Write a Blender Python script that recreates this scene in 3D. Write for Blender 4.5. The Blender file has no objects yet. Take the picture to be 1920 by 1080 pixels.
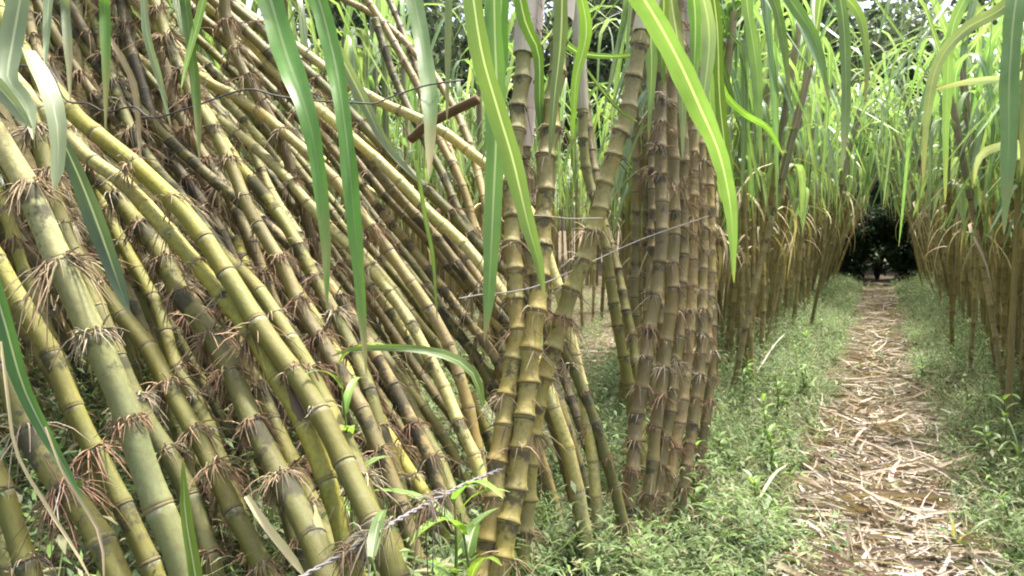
import bpy, math, random
import numpy as np
from mathutils import Vector

random.seed(7)
RNG = np.random.default_rng(11)
SC = bpy.context.scene
COL = SC.collection

# ------------------------------------------------------------------ camera
F_PX, CX, CY = 1507.0, 960.0, 540.0            # focal length in pixels of the 1920 px wide frame
CAM_H = 1.15
PITCH = math.atan(110.0 / F_PX)                # horizon above the picture's middle
YAW = math.atan(692.0 / F_PX * math.cos(PITCH))  # the path (+Y) vanishes right of the middle
RIGHT = np.array([math.cos(YAW), math.sin(YAW), 0.0])
FWH = np.array([-math.sin(YAW), math.cos(YAW), 0.0])
ZUP = np.array([0.0, 0.0, 1.0])
FWD = math.cos(PITCH) * FWH - math.sin(PITCH) * ZUP
UPV = math.sin(PITCH) * FWH + math.cos(PITCH) * ZUP
CAM = np.array([0.0, 0.0, CAM_H])

cd = bpy.data.cameras.new('camera')
cam = bpy.data.objects.new('camera', cd)
COL.objects.link(cam)
cam.location = CAM
cam.rotation_euler = (math.pi / 2 - PITCH, 0.0, YAW)
cd.sensor_width = 36.0
cd.lens = 36.0 * F_PX / 1920.0
cd.clip_start = 0.05
cd.clip_end = 2000.0
SC.camera = cam

# ------------------------------------------------------------------ light
SUN_EL, SUN_AZ = math.radians(69), math.radians(18)     # azimuth clockwise from +Y: high, ahead of the camera
sun_dir = np.array([math.sin(SUN_AZ) * math.cos(SUN_EL), math.cos(SUN_AZ) * math.cos(SUN_EL), math.sin(SUN_EL)])
w = bpy.data.worlds.new('World')
SC.world = w
w.use_nodes = True
wn = w.node_tree
wn.nodes.clear()
sky = wn.nodes.new('ShaderNodeTexSky')
sky.sky_type = 'NISHITA'
sky.sun_disc = False
sky.sun_elevation = SUN_EL
sky.sun_rotation = SUN_AZ
sky.air_density = 0.7
sky.dust_density = 6.0
sky.ozone_density = 0.5
bg = wn.nodes.new('ShaderNodeBackground')
bg.inputs['Strength'].default_value = 0.15
wo = wn.nodes.new('ShaderNodeOutputWorld')
wn.links.new(sky.outputs[0], bg.inputs[0])
wn.links.new(bg.outputs[0], wo.inputs[0])
sl = bpy.data.lights.new('sun', 'SUN')
sl.energy = 2.5
sl.angle = math.radians(4.0)
sl.color = (1.0, 0.97, 0.90)
so = bpy.data.objects.new('sun', sl)
COL.objects.link(so)
so.rotation_euler = Vector(-sun_dir).to_track_quat('-Z', 'Y').to_euler()

SC.view_settings.view_transform = 'Standard'
SC.view_settings.look = 'None'
SC.view_settings.exposure = 2.0
SC.view_settings.gamma = 1.0
SC.view_settings.use_curve_mapping = False
SC.render.engine = 'CYCLES'
SC.cycles.use_denoising = True
SC.cycles.max_bounces = 6
SC.cycles.diffuse_bounces = 3
SC.cycles.transmission_bounces = 4
SC.cycles.filter_width = 2.0


def at(px, py, depth):
    return CAM + depth * (FWD + (px - CX) / F_PX * RIGHT - (py - CY) / F_PX * UPV)


# ------------------------------------------------------------------ node helpers
class NT:
    def __init__(self, name):
        self.m = bpy.data.materials.new(name)
        self.m.use_nodes = True
        self.t = self.m.node_tree
        self.t.nodes.clear()

    def n(self, kind, **kw):
        nd = self.t.nodes.new(kind)
        for k, v in kw.items():
            if k in nd.inputs:
                s = nd.inputs[k]
                if hasattr(v, 'is_linked') or isinstance(v, bpy.types.NodeSocket):
                    self.t.links.new(v, s)
                else:
                    s.default_value = v
            else:
                setattr(nd, k, v)
        return nd

    def link(self, a, b):
        self.t.links.new(a, b)

    def attr(self, name):
        return self.n('ShaderNodeAttribute', attribute_name=name)

    def math(self, op, a, b=None, clamp=False):
        nd = self.t.nodes.new('ShaderNodeMath')
        nd.operation = op
        nd.use_clamp = clamp
        for i, v in enumerate((a, b)):
            if v is None:
                continue
            if isinstance(v, bpy.types.NodeSocket):
                self.t.links.new(v, nd.inputs[i])
            else:
                nd.inputs[i].default_value = v
        return nd.outputs[0]

    def mix(self, fac, a, b, blend='MIX'):
        nd = self.t.nodes.new('ShaderNodeMix')
        nd.data_type = 'RGBA'
        nd.blend_type = blend
        for s, v in ((nd.inputs[0], fac), (nd.inputs[6], a), (nd.inputs[7], b)):
            if isinstance(v, bpy.types.NodeSocket):
                self.t.links.new(v, s)
            elif s.type == 'RGBA':
                s.default_value = (*v, 1.0)
            else:
                s.default_value = v
        return nd.outputs[2]

    def ramp(self, fac, lo, hi):
        nd = self.t.nodes.new('ShaderNodeMapRange')
        nd.interpolation_type = 'SMOOTHSTEP'
        self.t.links.new(fac, nd.inputs[0])
        nd.inputs[1].default_value = lo
        nd.inputs[2].default_value = hi
        return nd.outputs[0]

    def noise(self, vec, scale, detail=4.0, rough=0.6):
        nd = self.t.nodes.new('ShaderNodeTexNoise')
        nd.inputs['Scale'].default_value = scale
        nd.inputs['Detail'].default_value = detail
        nd.inputs['Roughness'].default_value = rough
        if vec is not None:
            self.t.links.new(vec, nd.inputs['Vector'])
        return nd.outputs[0]

    def finish(self, shader, bump=None):
        o = self.t.nodes.new('ShaderNodeOutputMaterial')
        self.t.links.new(shader, o.inputs[0])
        return self.m


def scaled(nt, vec, s):
    nd = nt.t.nodes.new('ShaderNodeVectorMath')
    nd.operation = 'MULTIPLY'
    nt.link(vec, nd.inputs[0])
    nd.inputs[1].default_value = s
    return nd.outputs[0]


def mat_cane():
    """Waxy cane rind: own tint, sooty mould in patches, pale wax under each joint, moss and streaks."""
    t = NT('cane_rind')
    tint = t.attr('tint')
    uv = t.attr('cuv')
    sep = t.n('ShaderNodeSeparateXYZ')
    t.link(uv.outputs['Vector'], sep.inputs[0])
    geo = t.n('ShaderNodeNewGeometry')
    pos = geo.outputs['Position']
    n1 = t.noise(pos, 22, 6, 0.65)
    n2 = t.noise(pos, 95, 4, 0.6)
    stv = t.n('ShaderNodeCombineXYZ')
    t.link(t.math('MULTIPLY', sep.outputs[1], 9.0), stv.inputs[0])
    t.link(t.math('MULTIPLY', sep.outputs[2], 9.0), stv.inputs[1])
    n3 = t.noise(stv.outputs[0], 3.0, 4, 0.6)
    c = t.mix(t.ramp(n2, 0.3, 0.75), tint.outputs['Color'], (0.16, 0.13, 0.05), 'MIX')
    c = t.mix(0.6, tint.outputs['Color'], c)
    fl = t.noise(pos, 240, 3, 0.7)
    c = t.mix(t.math('MULTIPLY', t.ramp(fl, 0.58, 0.72), 0.55), c, (0.07, 0.055, 0.03))
    ch = t.math('MULTIPLY', t.ramp(t.noise(pos, 31, 5, 0.75), 0.58, 0.74), 0.22)
    c = t.mix(ch, c, (0.42, 0.40, 0.31))
    c = t.mix(t.math('MULTIPLY', t.ramp(n3, 0.50, 0.78), 0.5), c, (0.20, 0.15, 0.07))
    # green to yellow drift along each internode
    yel = t.math('MULTIPLY', t.ramp(t.noise(pos, 9, 2), 0.42, 0.66), 0.35)
    c = t.mix(yel, c, t.mix(1.0, tint.outputs['Color'], (1.15, 1.0, 0.6), 'MULTIPLY'))
    # wax band just below the upper joint (u close to 1)
    wax = t.math('MULTIPLY', t.ramp(sep.outputs[0], 0.88, 0.98), t.ramp(n1, 0.35, 0.6))
    c = t.mix(t.math('MULTIPLY', wax, 0.45), c, (0.48, 0.47, 0.38))
    # brown scar at the joint ends
    low = t.math('SUBTRACT', 1.0, t.ramp(sep.outputs[0], 0.0, 0.09))
    c = t.mix(t.math('MULTIPLY', low, 0.6), c, (0.17, 0.12, 0.06))
    # sooty mould
    n1 = t.math('ADD', n1, t.math('MULTIPLY', t.ramp(sep.outputs[0], 0.35, 0.98), 0.16))
    thr = t.math('SUBTRACT', t.math('ADD', n1, t.math('MULTIPLY', n2, 0.25)), t.math('SUBTRACT', 0.92, t.math('MULTIPLY', tint.outputs['Alpha'], 0.55)))
    soot = t.ramp(thr, -0.03, 0.10)
    c = t.mix(t.math('MULTIPLY', soot, 0.74), c, (0.037, 0.036, 0.030))
    b = t.n('ShaderNodeBump', Strength=0.5, Distance=0.003)
    t.link(t.math('ADD', n2, t.math('MULTIPLY', n3, 0.6)), b.inputs['Height'])
    p = t.n('ShaderNodeBsdfPrincipled', Roughness=0.48)
    p.inputs['Specular IOR Level'].default_value = 0.28
    t.link(c, p.inputs['Base Color'])
    t.link(b.outputs[0], p.inputs['Normal'])
    rg = t.math('ADD', 0.50, t.math('MULTIPLY', soot, 0.3))
    t.link(rg, p.inputs['Roughness'])
    return t.finish(p.outputs[0])


def mat_leaf(name, trans=0.38, rib=(0.50, 0.56, 0.36), rough=0.42, rib_w=0.13, var=0.5):
    t = NT(name)
    tint = t.attr('tint')
    uv = t.attr('cuv')
    sep = t.n('ShaderNodeSeparateXYZ')
    t.link(uv.outputs['Vector'], sep.inputs[0])
    info = t.n('ShaderNodeObjectInfo')
    geo = t.n('ShaderNodeNewGeometry')
    ab = t.math('ABSOLUTE', sep.outputs[0])
    stv = t.n('ShaderNodeCombineXYZ')
    t.link(t.math('MULTIPLY', sep.outputs[0], 26.0), stv.inputs[0])
    t.link(t.math('MULTIPLY', sep.outputs[1], 1.2), stv.inputs[1])
    t.link(t.math('MULTIPLY', info.outputs['Random'], 37.0), stv.inputs[2])
    n = t.noise(stv.outputs[0], 1.0, 3, 0.6)
    blot = t.noise(geo.outputs['Position'], 7.0, 4, 0.6)
    c = t.mix(t.math('MULTIPLY', t.ramp(n, 0.3, 0.8), var), tint.outputs['Color'], t.mix(1.0, tint.outputs['Color'], (1.5, 1.35, 1.3), 'MULTIPLY'))
    dk = t.math('MULTIPLY', t.ramp(blot, 0.45, 0.7), var)
    c = t.mix(dk, c, t.mix(1.0, tint.outputs['Color'], (0.62, 0.66, 0.6), 'MULTIPLY'))
    hs = t.n('ShaderNodeHueSaturation')
    t.link(t.math('ADD', 0.482, t.math('MULTIPLY', info.outputs['Random'], 0.036)), hs.inputs['Hue'])
    t.link(t.math('ADD', 0.75, t.math('MULTIPLY', info.outputs['Random'], 0.5)), hs.inputs['Value'])
    t.link(c, hs.inputs['Color'])
    c = hs.outputs[0]
    # dried brown tips and edges
    tip = t.math('MULTIPLY', t.ramp(t.math('ADD', sep.outputs[1], t.math('MULTIPLY', blot, 0.25)), 1.03, 1.17), 0.8)
    c = t.mix(tip, c, (0.36, 0.28, 0.13))
    mid = t.math('SUBTRACT', 1.0, t.ramp(ab, rib_w * 0.5, rib_w))
    mid = t.math('MULTIPLY', mid, t.math('SUBTRACT', 1.0, t.ramp(sep.outputs[1], 0.55, 1.0)))
    c = t.mix(t.math('MULTIPLY', mid, 0.75), c, rib)
    b = t.n('ShaderNodeBump', Strength=0.3, Distance=0.001)
    t.link(n, b.inputs['Height'])
    p = t.n('ShaderNodeBsdfPrincipled', Roughness=rough)
    p.inputs['Specular IOR Level'].default_value = 0.5
    t.link(c, p.inputs['Base Color'])
    t.link(b.outputs[0], p.inputs['Normal'])
    tr = t.n('ShaderNodeBsdfTranslucent')
    t.link(t.mix(1.0, c, (1.15, 1.25, 0.6), 'MULTIPLY'), tr.inputs['Color'])
    ms = t.n('ShaderNodeMixShader')
    ms.inputs[0].default_value = trans
    t.link(p.outputs[0], ms.inputs[1])
    t.link(tr.outputs[0], ms.inputs[2])
    return t.finish(ms.outputs[0])


def mat_simple(name, rough=0.8, var=0.4, scale=60.0, spec=0.2, trans=0.0):
    t = NT(name)
    tint = t.attr('tint')
    geo = t.n('ShaderNodeNewGeometry')
    n = t.noise(geo.outputs['Position'], scale, 5, 0.65)
    c = t.mix(t.math('MULTIPLY', t.ramp(n, 0.3, 0.75), var), tint.outputs['Color'], t.mix(1.0, tint.outputs['Color'], (0.5, 0.46, 0.42), 'MULTIPLY'))
    p = t.n('ShaderNodeBsdfPrincipled', Roughness=rough)
    p.inputs['Specular IOR Level'].default_value = spec
    t.link(c, p.inputs['Base Color'])
    b = t.n('ShaderNodeBump', Strength=0.3, Distance=0.003)
    t.link(n, b.inputs['Height'])
    t.link(b.outputs[0], p.inputs['Normal'])
    if trans > 0:
        tr = t.n('ShaderNodeBsdfTranslucent')
        t.link(c, tr.inputs['Color'])
        ms = t.n('ShaderNodeMixShader')
        ms.inputs[0].default_value = trans
        t.link(p.outputs[0], ms.inputs[1])
        t.link(tr.outputs[0], ms.inputs[2])
        return t.finish(ms.outputs[0])
    return t.finish(p.outputs[0])


def mat_ground():
    t = NT('soil')
    geo = t.n('ShaderNodeNewGeometry')
    pos = geo.outputs['Position']
    n1 = t.noise(pos, 3.0, 6, 0.6)
    n2 = t.noise(pos, 40.0, 6, 0.7)
    v = t.n('ShaderNodeTexNoise')
    t.link(scaled(t, pos, (45.0, 8.0, 20.0)), v.inputs['Vector'])
    v.inputs['Scale'].default_value = 1.5
    v.inputs['Detail'].default_value = 5
    c = t.mix(t.ramp(n2, 0.3, 0.7), (0.045, 0.035, 0.022), (0.12, 0.095, 0.06))
    c = t.mix(t.math('MULTIPLY', t.ramp(v.outputs[0], 0.5, 0.68), 0.6), c, (0.33, 0.27, 0.18))
    c = t.mix(t.math('MULTIPLY', t.ramp(n1, 0.5, 0.7), 0.5), c, (0.06, 0.075, 0.03))
    p = t.n('ShaderNodeBsdfPrincipled', Roughness=0.95)
    p.inputs['Specular IOR Level'].default_value = 0.1
    t.link(c, p.inputs['Base Color'])
    b = t.n('ShaderNodeBump', Strength=0.7, Distance=0.02)
    t.link(n2, b.inputs['Height'])
    t.link(b.outputs[0], p.inputs['Normal'])
    return t.finish(p.outputs[0])


M_CANE = mat_cane()
M_LEAF = mat_leaf('cane_leaf', trans=0.44, rough=0.36)
M_DRY = mat_leaf('dry_leaf', trans=0.15, rib=(0.55, 0.47, 0.30), rough=0.7, rib_w=0.10, var=0.5)
M_ROOT = mat_simple('root_fibre', 0.8, 0.5, 80)
M_WEED = mat_simple('weed_leaf', 0.55, 0.25, 9, 0.3, trans=0.3)
M_WIRE = mat_simple('wire', 0.55, 0.4, 120, 0.5)
M_BARK = mat_simple('bark', 0.9, 0.6, 14)
M_TREE = mat_simple('tree_leaf', 0.5, 0.3, 3, 0.35, trans=0.55)
M_SOIL = mat_ground()

# ------------------------------------------------------------------ mesh helpers
def mesh(name, V, F, tint=None, cuv=None, mat=None, smooth=True):
    """V (n,3); F list of faces or (m,k) array; tint (n,4) or one colour; cuv (n,3)."""
    V = np.asarray(V, dtype=np.float32)
    me = bpy.data.meshes.new(name)
    if isinstance(F, np.ndarray):
        m, k = F.shape
        me.vertices.add(len(V))
        me.vertices.foreach_set('co', V.ravel())
        me.loops.add(m * k)
        me.loops.foreach_set('vertex_index', F.astype(np.int32).ravel())
        me.polygons.add(m)
        me.polygons.foreach_set('loop_start', np.arange(0, m * k, k, dtype=np.int32))
        me.update(calc_edges=True)
    else:
        me.from_pydata(V.tolist(), [], F)
    if smooth:
        me.polygons.foreach_set('use_smooth', np.ones(len(me.polygons), dtype=bool))
    if tint is not None:
        tint = np.asarray(tint, dtype=np.float32)
        if tint.ndim == 1:
            if len(tint) == 3:
                tint = np.append(tint, 0.0)
            tint = np.tile(tint, (len(V), 1))
        elif tint.shape[1] == 3:
            tint = np.hstack([tint, np.zeros((len(tint), 1))])
        a = me.attributes.new('tint', 'FLOAT_COLOR', 'POINT')
        a.data.foreach_set('color', np.ascontiguousarray(tint, dtype=np.float32).ravel())
    if cuv is not None:
        a = me.attributes.new('cuv', 'FLOAT_VECTOR', 'POINT')
        a.data.foreach_set('vector', np.ascontiguousarray(cuv, dtype=np.float32).ravel())
    if mat:
        me.materials.append(mat)
    return me


def obj(name, me, parent=None, loc=None, label=None, cat=None, group=None, kind=None):
    o = bpy.data.objects.new(name, me)
    COL.objects.link(o)
    if parent is not None:
        o.parent = parent
    if loc is not None:
        o.location = loc
    if label:
        o['label'] = label
    if cat:
        o['category'] = cat
    if group:
        o['group'] = group
    if kind:
        o['kind'] = kind
    return o


def copy_tree(o, loc, rot, scale, **props):
    c = o.copy()
    COL.objects.link(c)
    c.location = loc
    c.rotation_euler = rot
    c.scale = (scale, scale, scale)
    for k, v in props.items():
        c[k] = v
    for ch in o.children:
        d = ch.copy()
        COL.objects.link(d)
        d.parent = c
    return c


def spline(P, step=0.02):
    """Catmull-Rom through P, resampled to even arc length."""
    P = np.asarray(P, float)
    Q = np.vstack([2 * P[0] - P[1], P, 2 * P[-1] - P[-2]])
    out = []
    for i in range(1, len(Q) - 2):
        p0, p1, p2, p3 = Q[i - 1], Q[i], Q[i + 1], Q[i + 2]
        n = max(4, int(np.linalg.norm(p2 - p1) / (step * 0.5)))
        t = np.linspace(0, 1, n, endpoint=False)[:, None]
        out.append(0.5 * (2 * p1 + (p2 - p0) * t + (2 * p0 - 5 * p1 + 4 * p2 - p3) * t ** 2 + (3 * p1 - p0 - 3 * p2 + p3) * t ** 3))
    out.append(Q[-2][None])
    X = np.vstack(out)
    s = np.concatenate([[0], np.cumsum(np.linalg.norm(np.diff(X, axis=0), axis=1))])
    L = s[-1]
    ss = np.linspace(0, L, max(3, int(L / step) + 1))
    return np.stack([np.interp(ss, s, X[:, k]) for k in range(3)], 1), ss


def sample(X, S, s):
    s = np.atleast_1d(s)
    return np.stack([np.interp(s, S, X[:, k]) for k in range(3)], 1)


def frames(C):
    T = np.gradient(C, axis=0)
    T /= np.linalg.norm(T, axis=1)[:, None] + 1e-9
    ref = np.array([0.31, -0.95, 0.05])
    A = np.cross(T, ref)
    A /= np.linalg.norm(A, axis=1)[:, None] + 1e-9
    B = np.cross(T, A)
    return T, A, B


def tube(C, R, nseg=8, cap=True):
    C = np.asarray(C, float)
    R = np.broadcast_to(np.asarray(R, float), (len(C),))
    T, A, B = frames(C)
    th = np.linspace(0, 2 * np.pi, nseg, endpoint=False)
    V = (C[:, None] + R[:, None, None] * (np.cos(th)[None, :, None] * A[:, None] + np.sin(th)[None, :, None] * B[:, None])).reshape(-1, 3)
    n = len(C)
    F = [(i * nseg + j, i * nseg + (j + 1) % nseg, (i + 1) * nseg + (j + 1) % nseg, (i + 1) * nseg + j) for i in range(n - 1) for j in range(nseg)]
    if cap:
        F.append(tuple(range(nseg))[::-1])
        F.append(tuple((n - 1) * nseg + j for j in range(nseg)))
    ang = np.tile(th, n)
    return V, F, ang


def merge(parts):
    Vs, Fs, k = [], [], 0
    for V, F in parts:
        Vs.append(V)
        Fs += [tuple(i + k for i in f) for f in F]
        k += len(V)
    return np.vstack(Vs), Fs


def ribbon(C, W, side, fold=0.25, curl=0.0):
    """A leaf blade: 5 points across with a V fold, following centre line C. side: across vectors (n,3)."""
    T = np.gradient(C, axis=0)
    T /= np.linalg.norm(T, axis=1)[:, None] + 1e-9
    S = side - (side * T).sum(1)[:, None] * T
    S /= np.linalg.norm(S, axis=1)[:, None] + 1e-9
    N = np.cross(T, S)
    sv = np.array([-1.0, -0.5, 0.0, 0.5, 1.0])
    lift = np.abs(sv) * fold
    n = len(C)
    V = (C[:, None] + 0.5 * W[:, None, None] * (sv[None, :, None] * S[:, None] + lift[None, :, None] * N[:, None])).reshape(-1, 3)
    F = [(i * 5 + j, i * 5 + j + 1, i * 5 + j + 6, i * 5 + j + 5) for i in range(n - 1) for j in range(4)]
    t = np.repeat(np.linspace(0, 1, n), 5)
    cuv = np.stack([np.tile(sv, n), t, np.zeros(n * 5)], 1)
    return V, F, cuv


GREENS = [(0.165, 0.27, 0.11), (0.20, 0.31, 0.13), (0.14, 0.235, 0.10), (0.25, 0.35, 0.15), (0.24, 0.32, 0.20)]


def blade_profile(n, width, base=0.55, tip=0.75):
    t = np.linspace(0, 1, n)
    return width * np.minimum(1, base + t * 3) * np.clip(1 - t ** 2.2, 0, 1) ** tip + 0.0015


def free_leaf(name, start, az, e0, e1, length, width, tint, mat=None, n=12, p=1.25, parent=None, twist=0.0, wob=0.0, bend=None):
    """A leaf that leaves `start` at elevation e0 and bows over to e1 (degrees)."""
    t = np.linspace(0, 1, n)
    e = np.radians(e0 - (e0 - e1) * (t ** p if bend is None else sstep(t, bend[0], bend[1])))
    a = az + wob * np.sin(t * 5 + az * 3)
    d = np.stack([np.cos(a) * np.cos(e), np.sin(a) * np.cos(e), np.sin(e)], 1)
    C = np.asarray(start) + np.vstack([np.zeros(3), np.cumsum((d[1:] + d[:-1]) * 0.5 * length / (n - 1), 0)])
    tw = az + math.pi / 2 + twist * t
    side = np.stack([np.cos(tw), np.sin(tw), 0 * t], 1)
    V, F, cuv = ribbon(C, blade_profile(n, width), side)
    return mesh(name, V, F, tint, cuv, mat or M_LEAF)


# ------------------------------------------------------------------ the ground
def sstep(x, a, b):
    t = np.clip((np.asarray(x, float) - a) / (b - a), 0, 1)
    return t * t * (3 - 2 * t)


def terrain(x, y):
    x = np.asarray(x, float)
    y = np.asarray(y, float)
    z = 0.035 * np.sin(x * 2.1 + 1.0) * np.sin(y * 1.3) * sstep(np.abs(x), 0.3, 0.8)
    z = z + 0.02 * np.sin(x * 7 + y * 3) * np.sin(y * 5.3 - x * 2)
    z = z + 0.10 * sstep(np.abs(x), 0.25, 0.75)
    z = z + 0.36 * sstep(-x, 0.30, 0.80) * (1 - sstep(y, 1.25, 2.5))
    return z


gx = np.concatenate([[-400, -150, -60, -30, -16], np.linspace(-9, 9, 130), [16, 30, 60, 150, 400]])
gy = np.concatenate([[-400, -150, -60, -20, -8], np.linspace(-3, 30, 190), [40, 60, 100, 200, 500]])
GX, GY = np.meshgrid(gx, gy)
GV = np.stack([GX.ravel(), GY.ravel(), terrain(GX, GY).ravel()], 1)
nx = len(gx)
gi = (np.arange(len(gy) - 1)[:, None] * nx + np.arange(nx - 1)[None]).ravel()
obj('ground', mesh('ground', GV, np.stack([gi, gi + 1, gi + nx + 1, gi + nx], 1), mat=M_SOIL), kind='structure')

# ------------------------------------------------------------------ canes
Y_ = (0.35, 0.345, 0.06)
P_ = (0.50, 0.475, 0.19)
O_ = (0.15, 0.155, 0.034)
MO = (0.095, 0.105, 0.030)
D_ = (0.105, 0.085, 0.042)
G_ = (0.18, 0.21, 0.09)
T_ = (0.29, 0.235, 0.10)
B_ = (0.175, 0.15, 0.064)


def root_tuft_mesh(radius, n, length, tint, rnd, droop=1.0, axis=(0, 0, 1)):
    """Fine aerial roots bristling from a joint (local, joint at the origin, `axis` along the cane)."""
    ax = np.asarray(axis, float)
    ax = ax / np.linalg.norm(ax)
    a = np.cross(ax, [0.3, 0.9, 0.1])
    a /= np.linalg.norm(a)
    b = np.cross(ax, a)
    parts, tints = [], []
    for _ in range(n):
        th = rnd.uniform(0, 2 * math.pi)
        o = math.cos(th) * a + math.sin(th) * b
        ln = length * rnd.choice((0.4, 0.55, 0.7, 0.85, 1.0, 1.35))
        h = rnd.uniform(-0.3, 0.5) * radius
        d = o * rnd.uniform(0.35, 0.9) - ax * rnd.uniform(-0.1, 1.0) + np.array([rnd.uniform(-.4, .4) for _ in range(3)])
        d /= np.linalg.norm(d)
        t = np.linspace(0, 1, 4)[:, None]
        g = np.array([0, 0, -1.0])
        wv = np.array([rnd.uniform(-1, 1) for _ in range(3)]) * 0.25
        C = o * radius * 0.96 + ax * h + ln * (d * t + (g * droop * 0.55 + wv) * t ** 2)
        V, F, _a = tube(C, np.array([0.0014, 0.0013, 0.0010, 0.0005]) * rnd.uniform(0.6, 1.35), 3, cap=False)
        parts.append((V, F))
        k = rnd.uniform(0.55, 1.35)
        tints.append(np.tile(np.array([tint[0] * k, tint[1] * k * rnd.uniform(.9, 1.1), tint[2] * k, 0]), (len(V), 1)))
    V, F = merge(parts)
    return V, F, np.vstack(tints)


ROOT_TINTS = [(0.28, 0.205, 0.12), (0.36, 0.28, 0.17), (0.23, 0.155, 0.09), (0.44, 0.38, 0.26), (0.31, 0.20, 0.125), (0.36, 0.26, 0.16)]


def to_ground(pts, r=0.0):
    """Carry the last point of a cane on down to the soil, bending upright."""
    pts = [np.asarray(p, float) for p in pts]
    d = pts[-1] - pts[-2]
    d /= np.linalg.norm(d)
    p = pts[-1].copy()
    for _ in range(40):
        if p[2] < terrain(p[0], p[1]) - 0.03:
            break
        d = d * 0.86 + np.array([0, 0, -1.0]) * 0.14
        d /= np.linalg.norm(d)
        p = p + d * 0.08
        pts.append(p.copy())
    return pts


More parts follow.
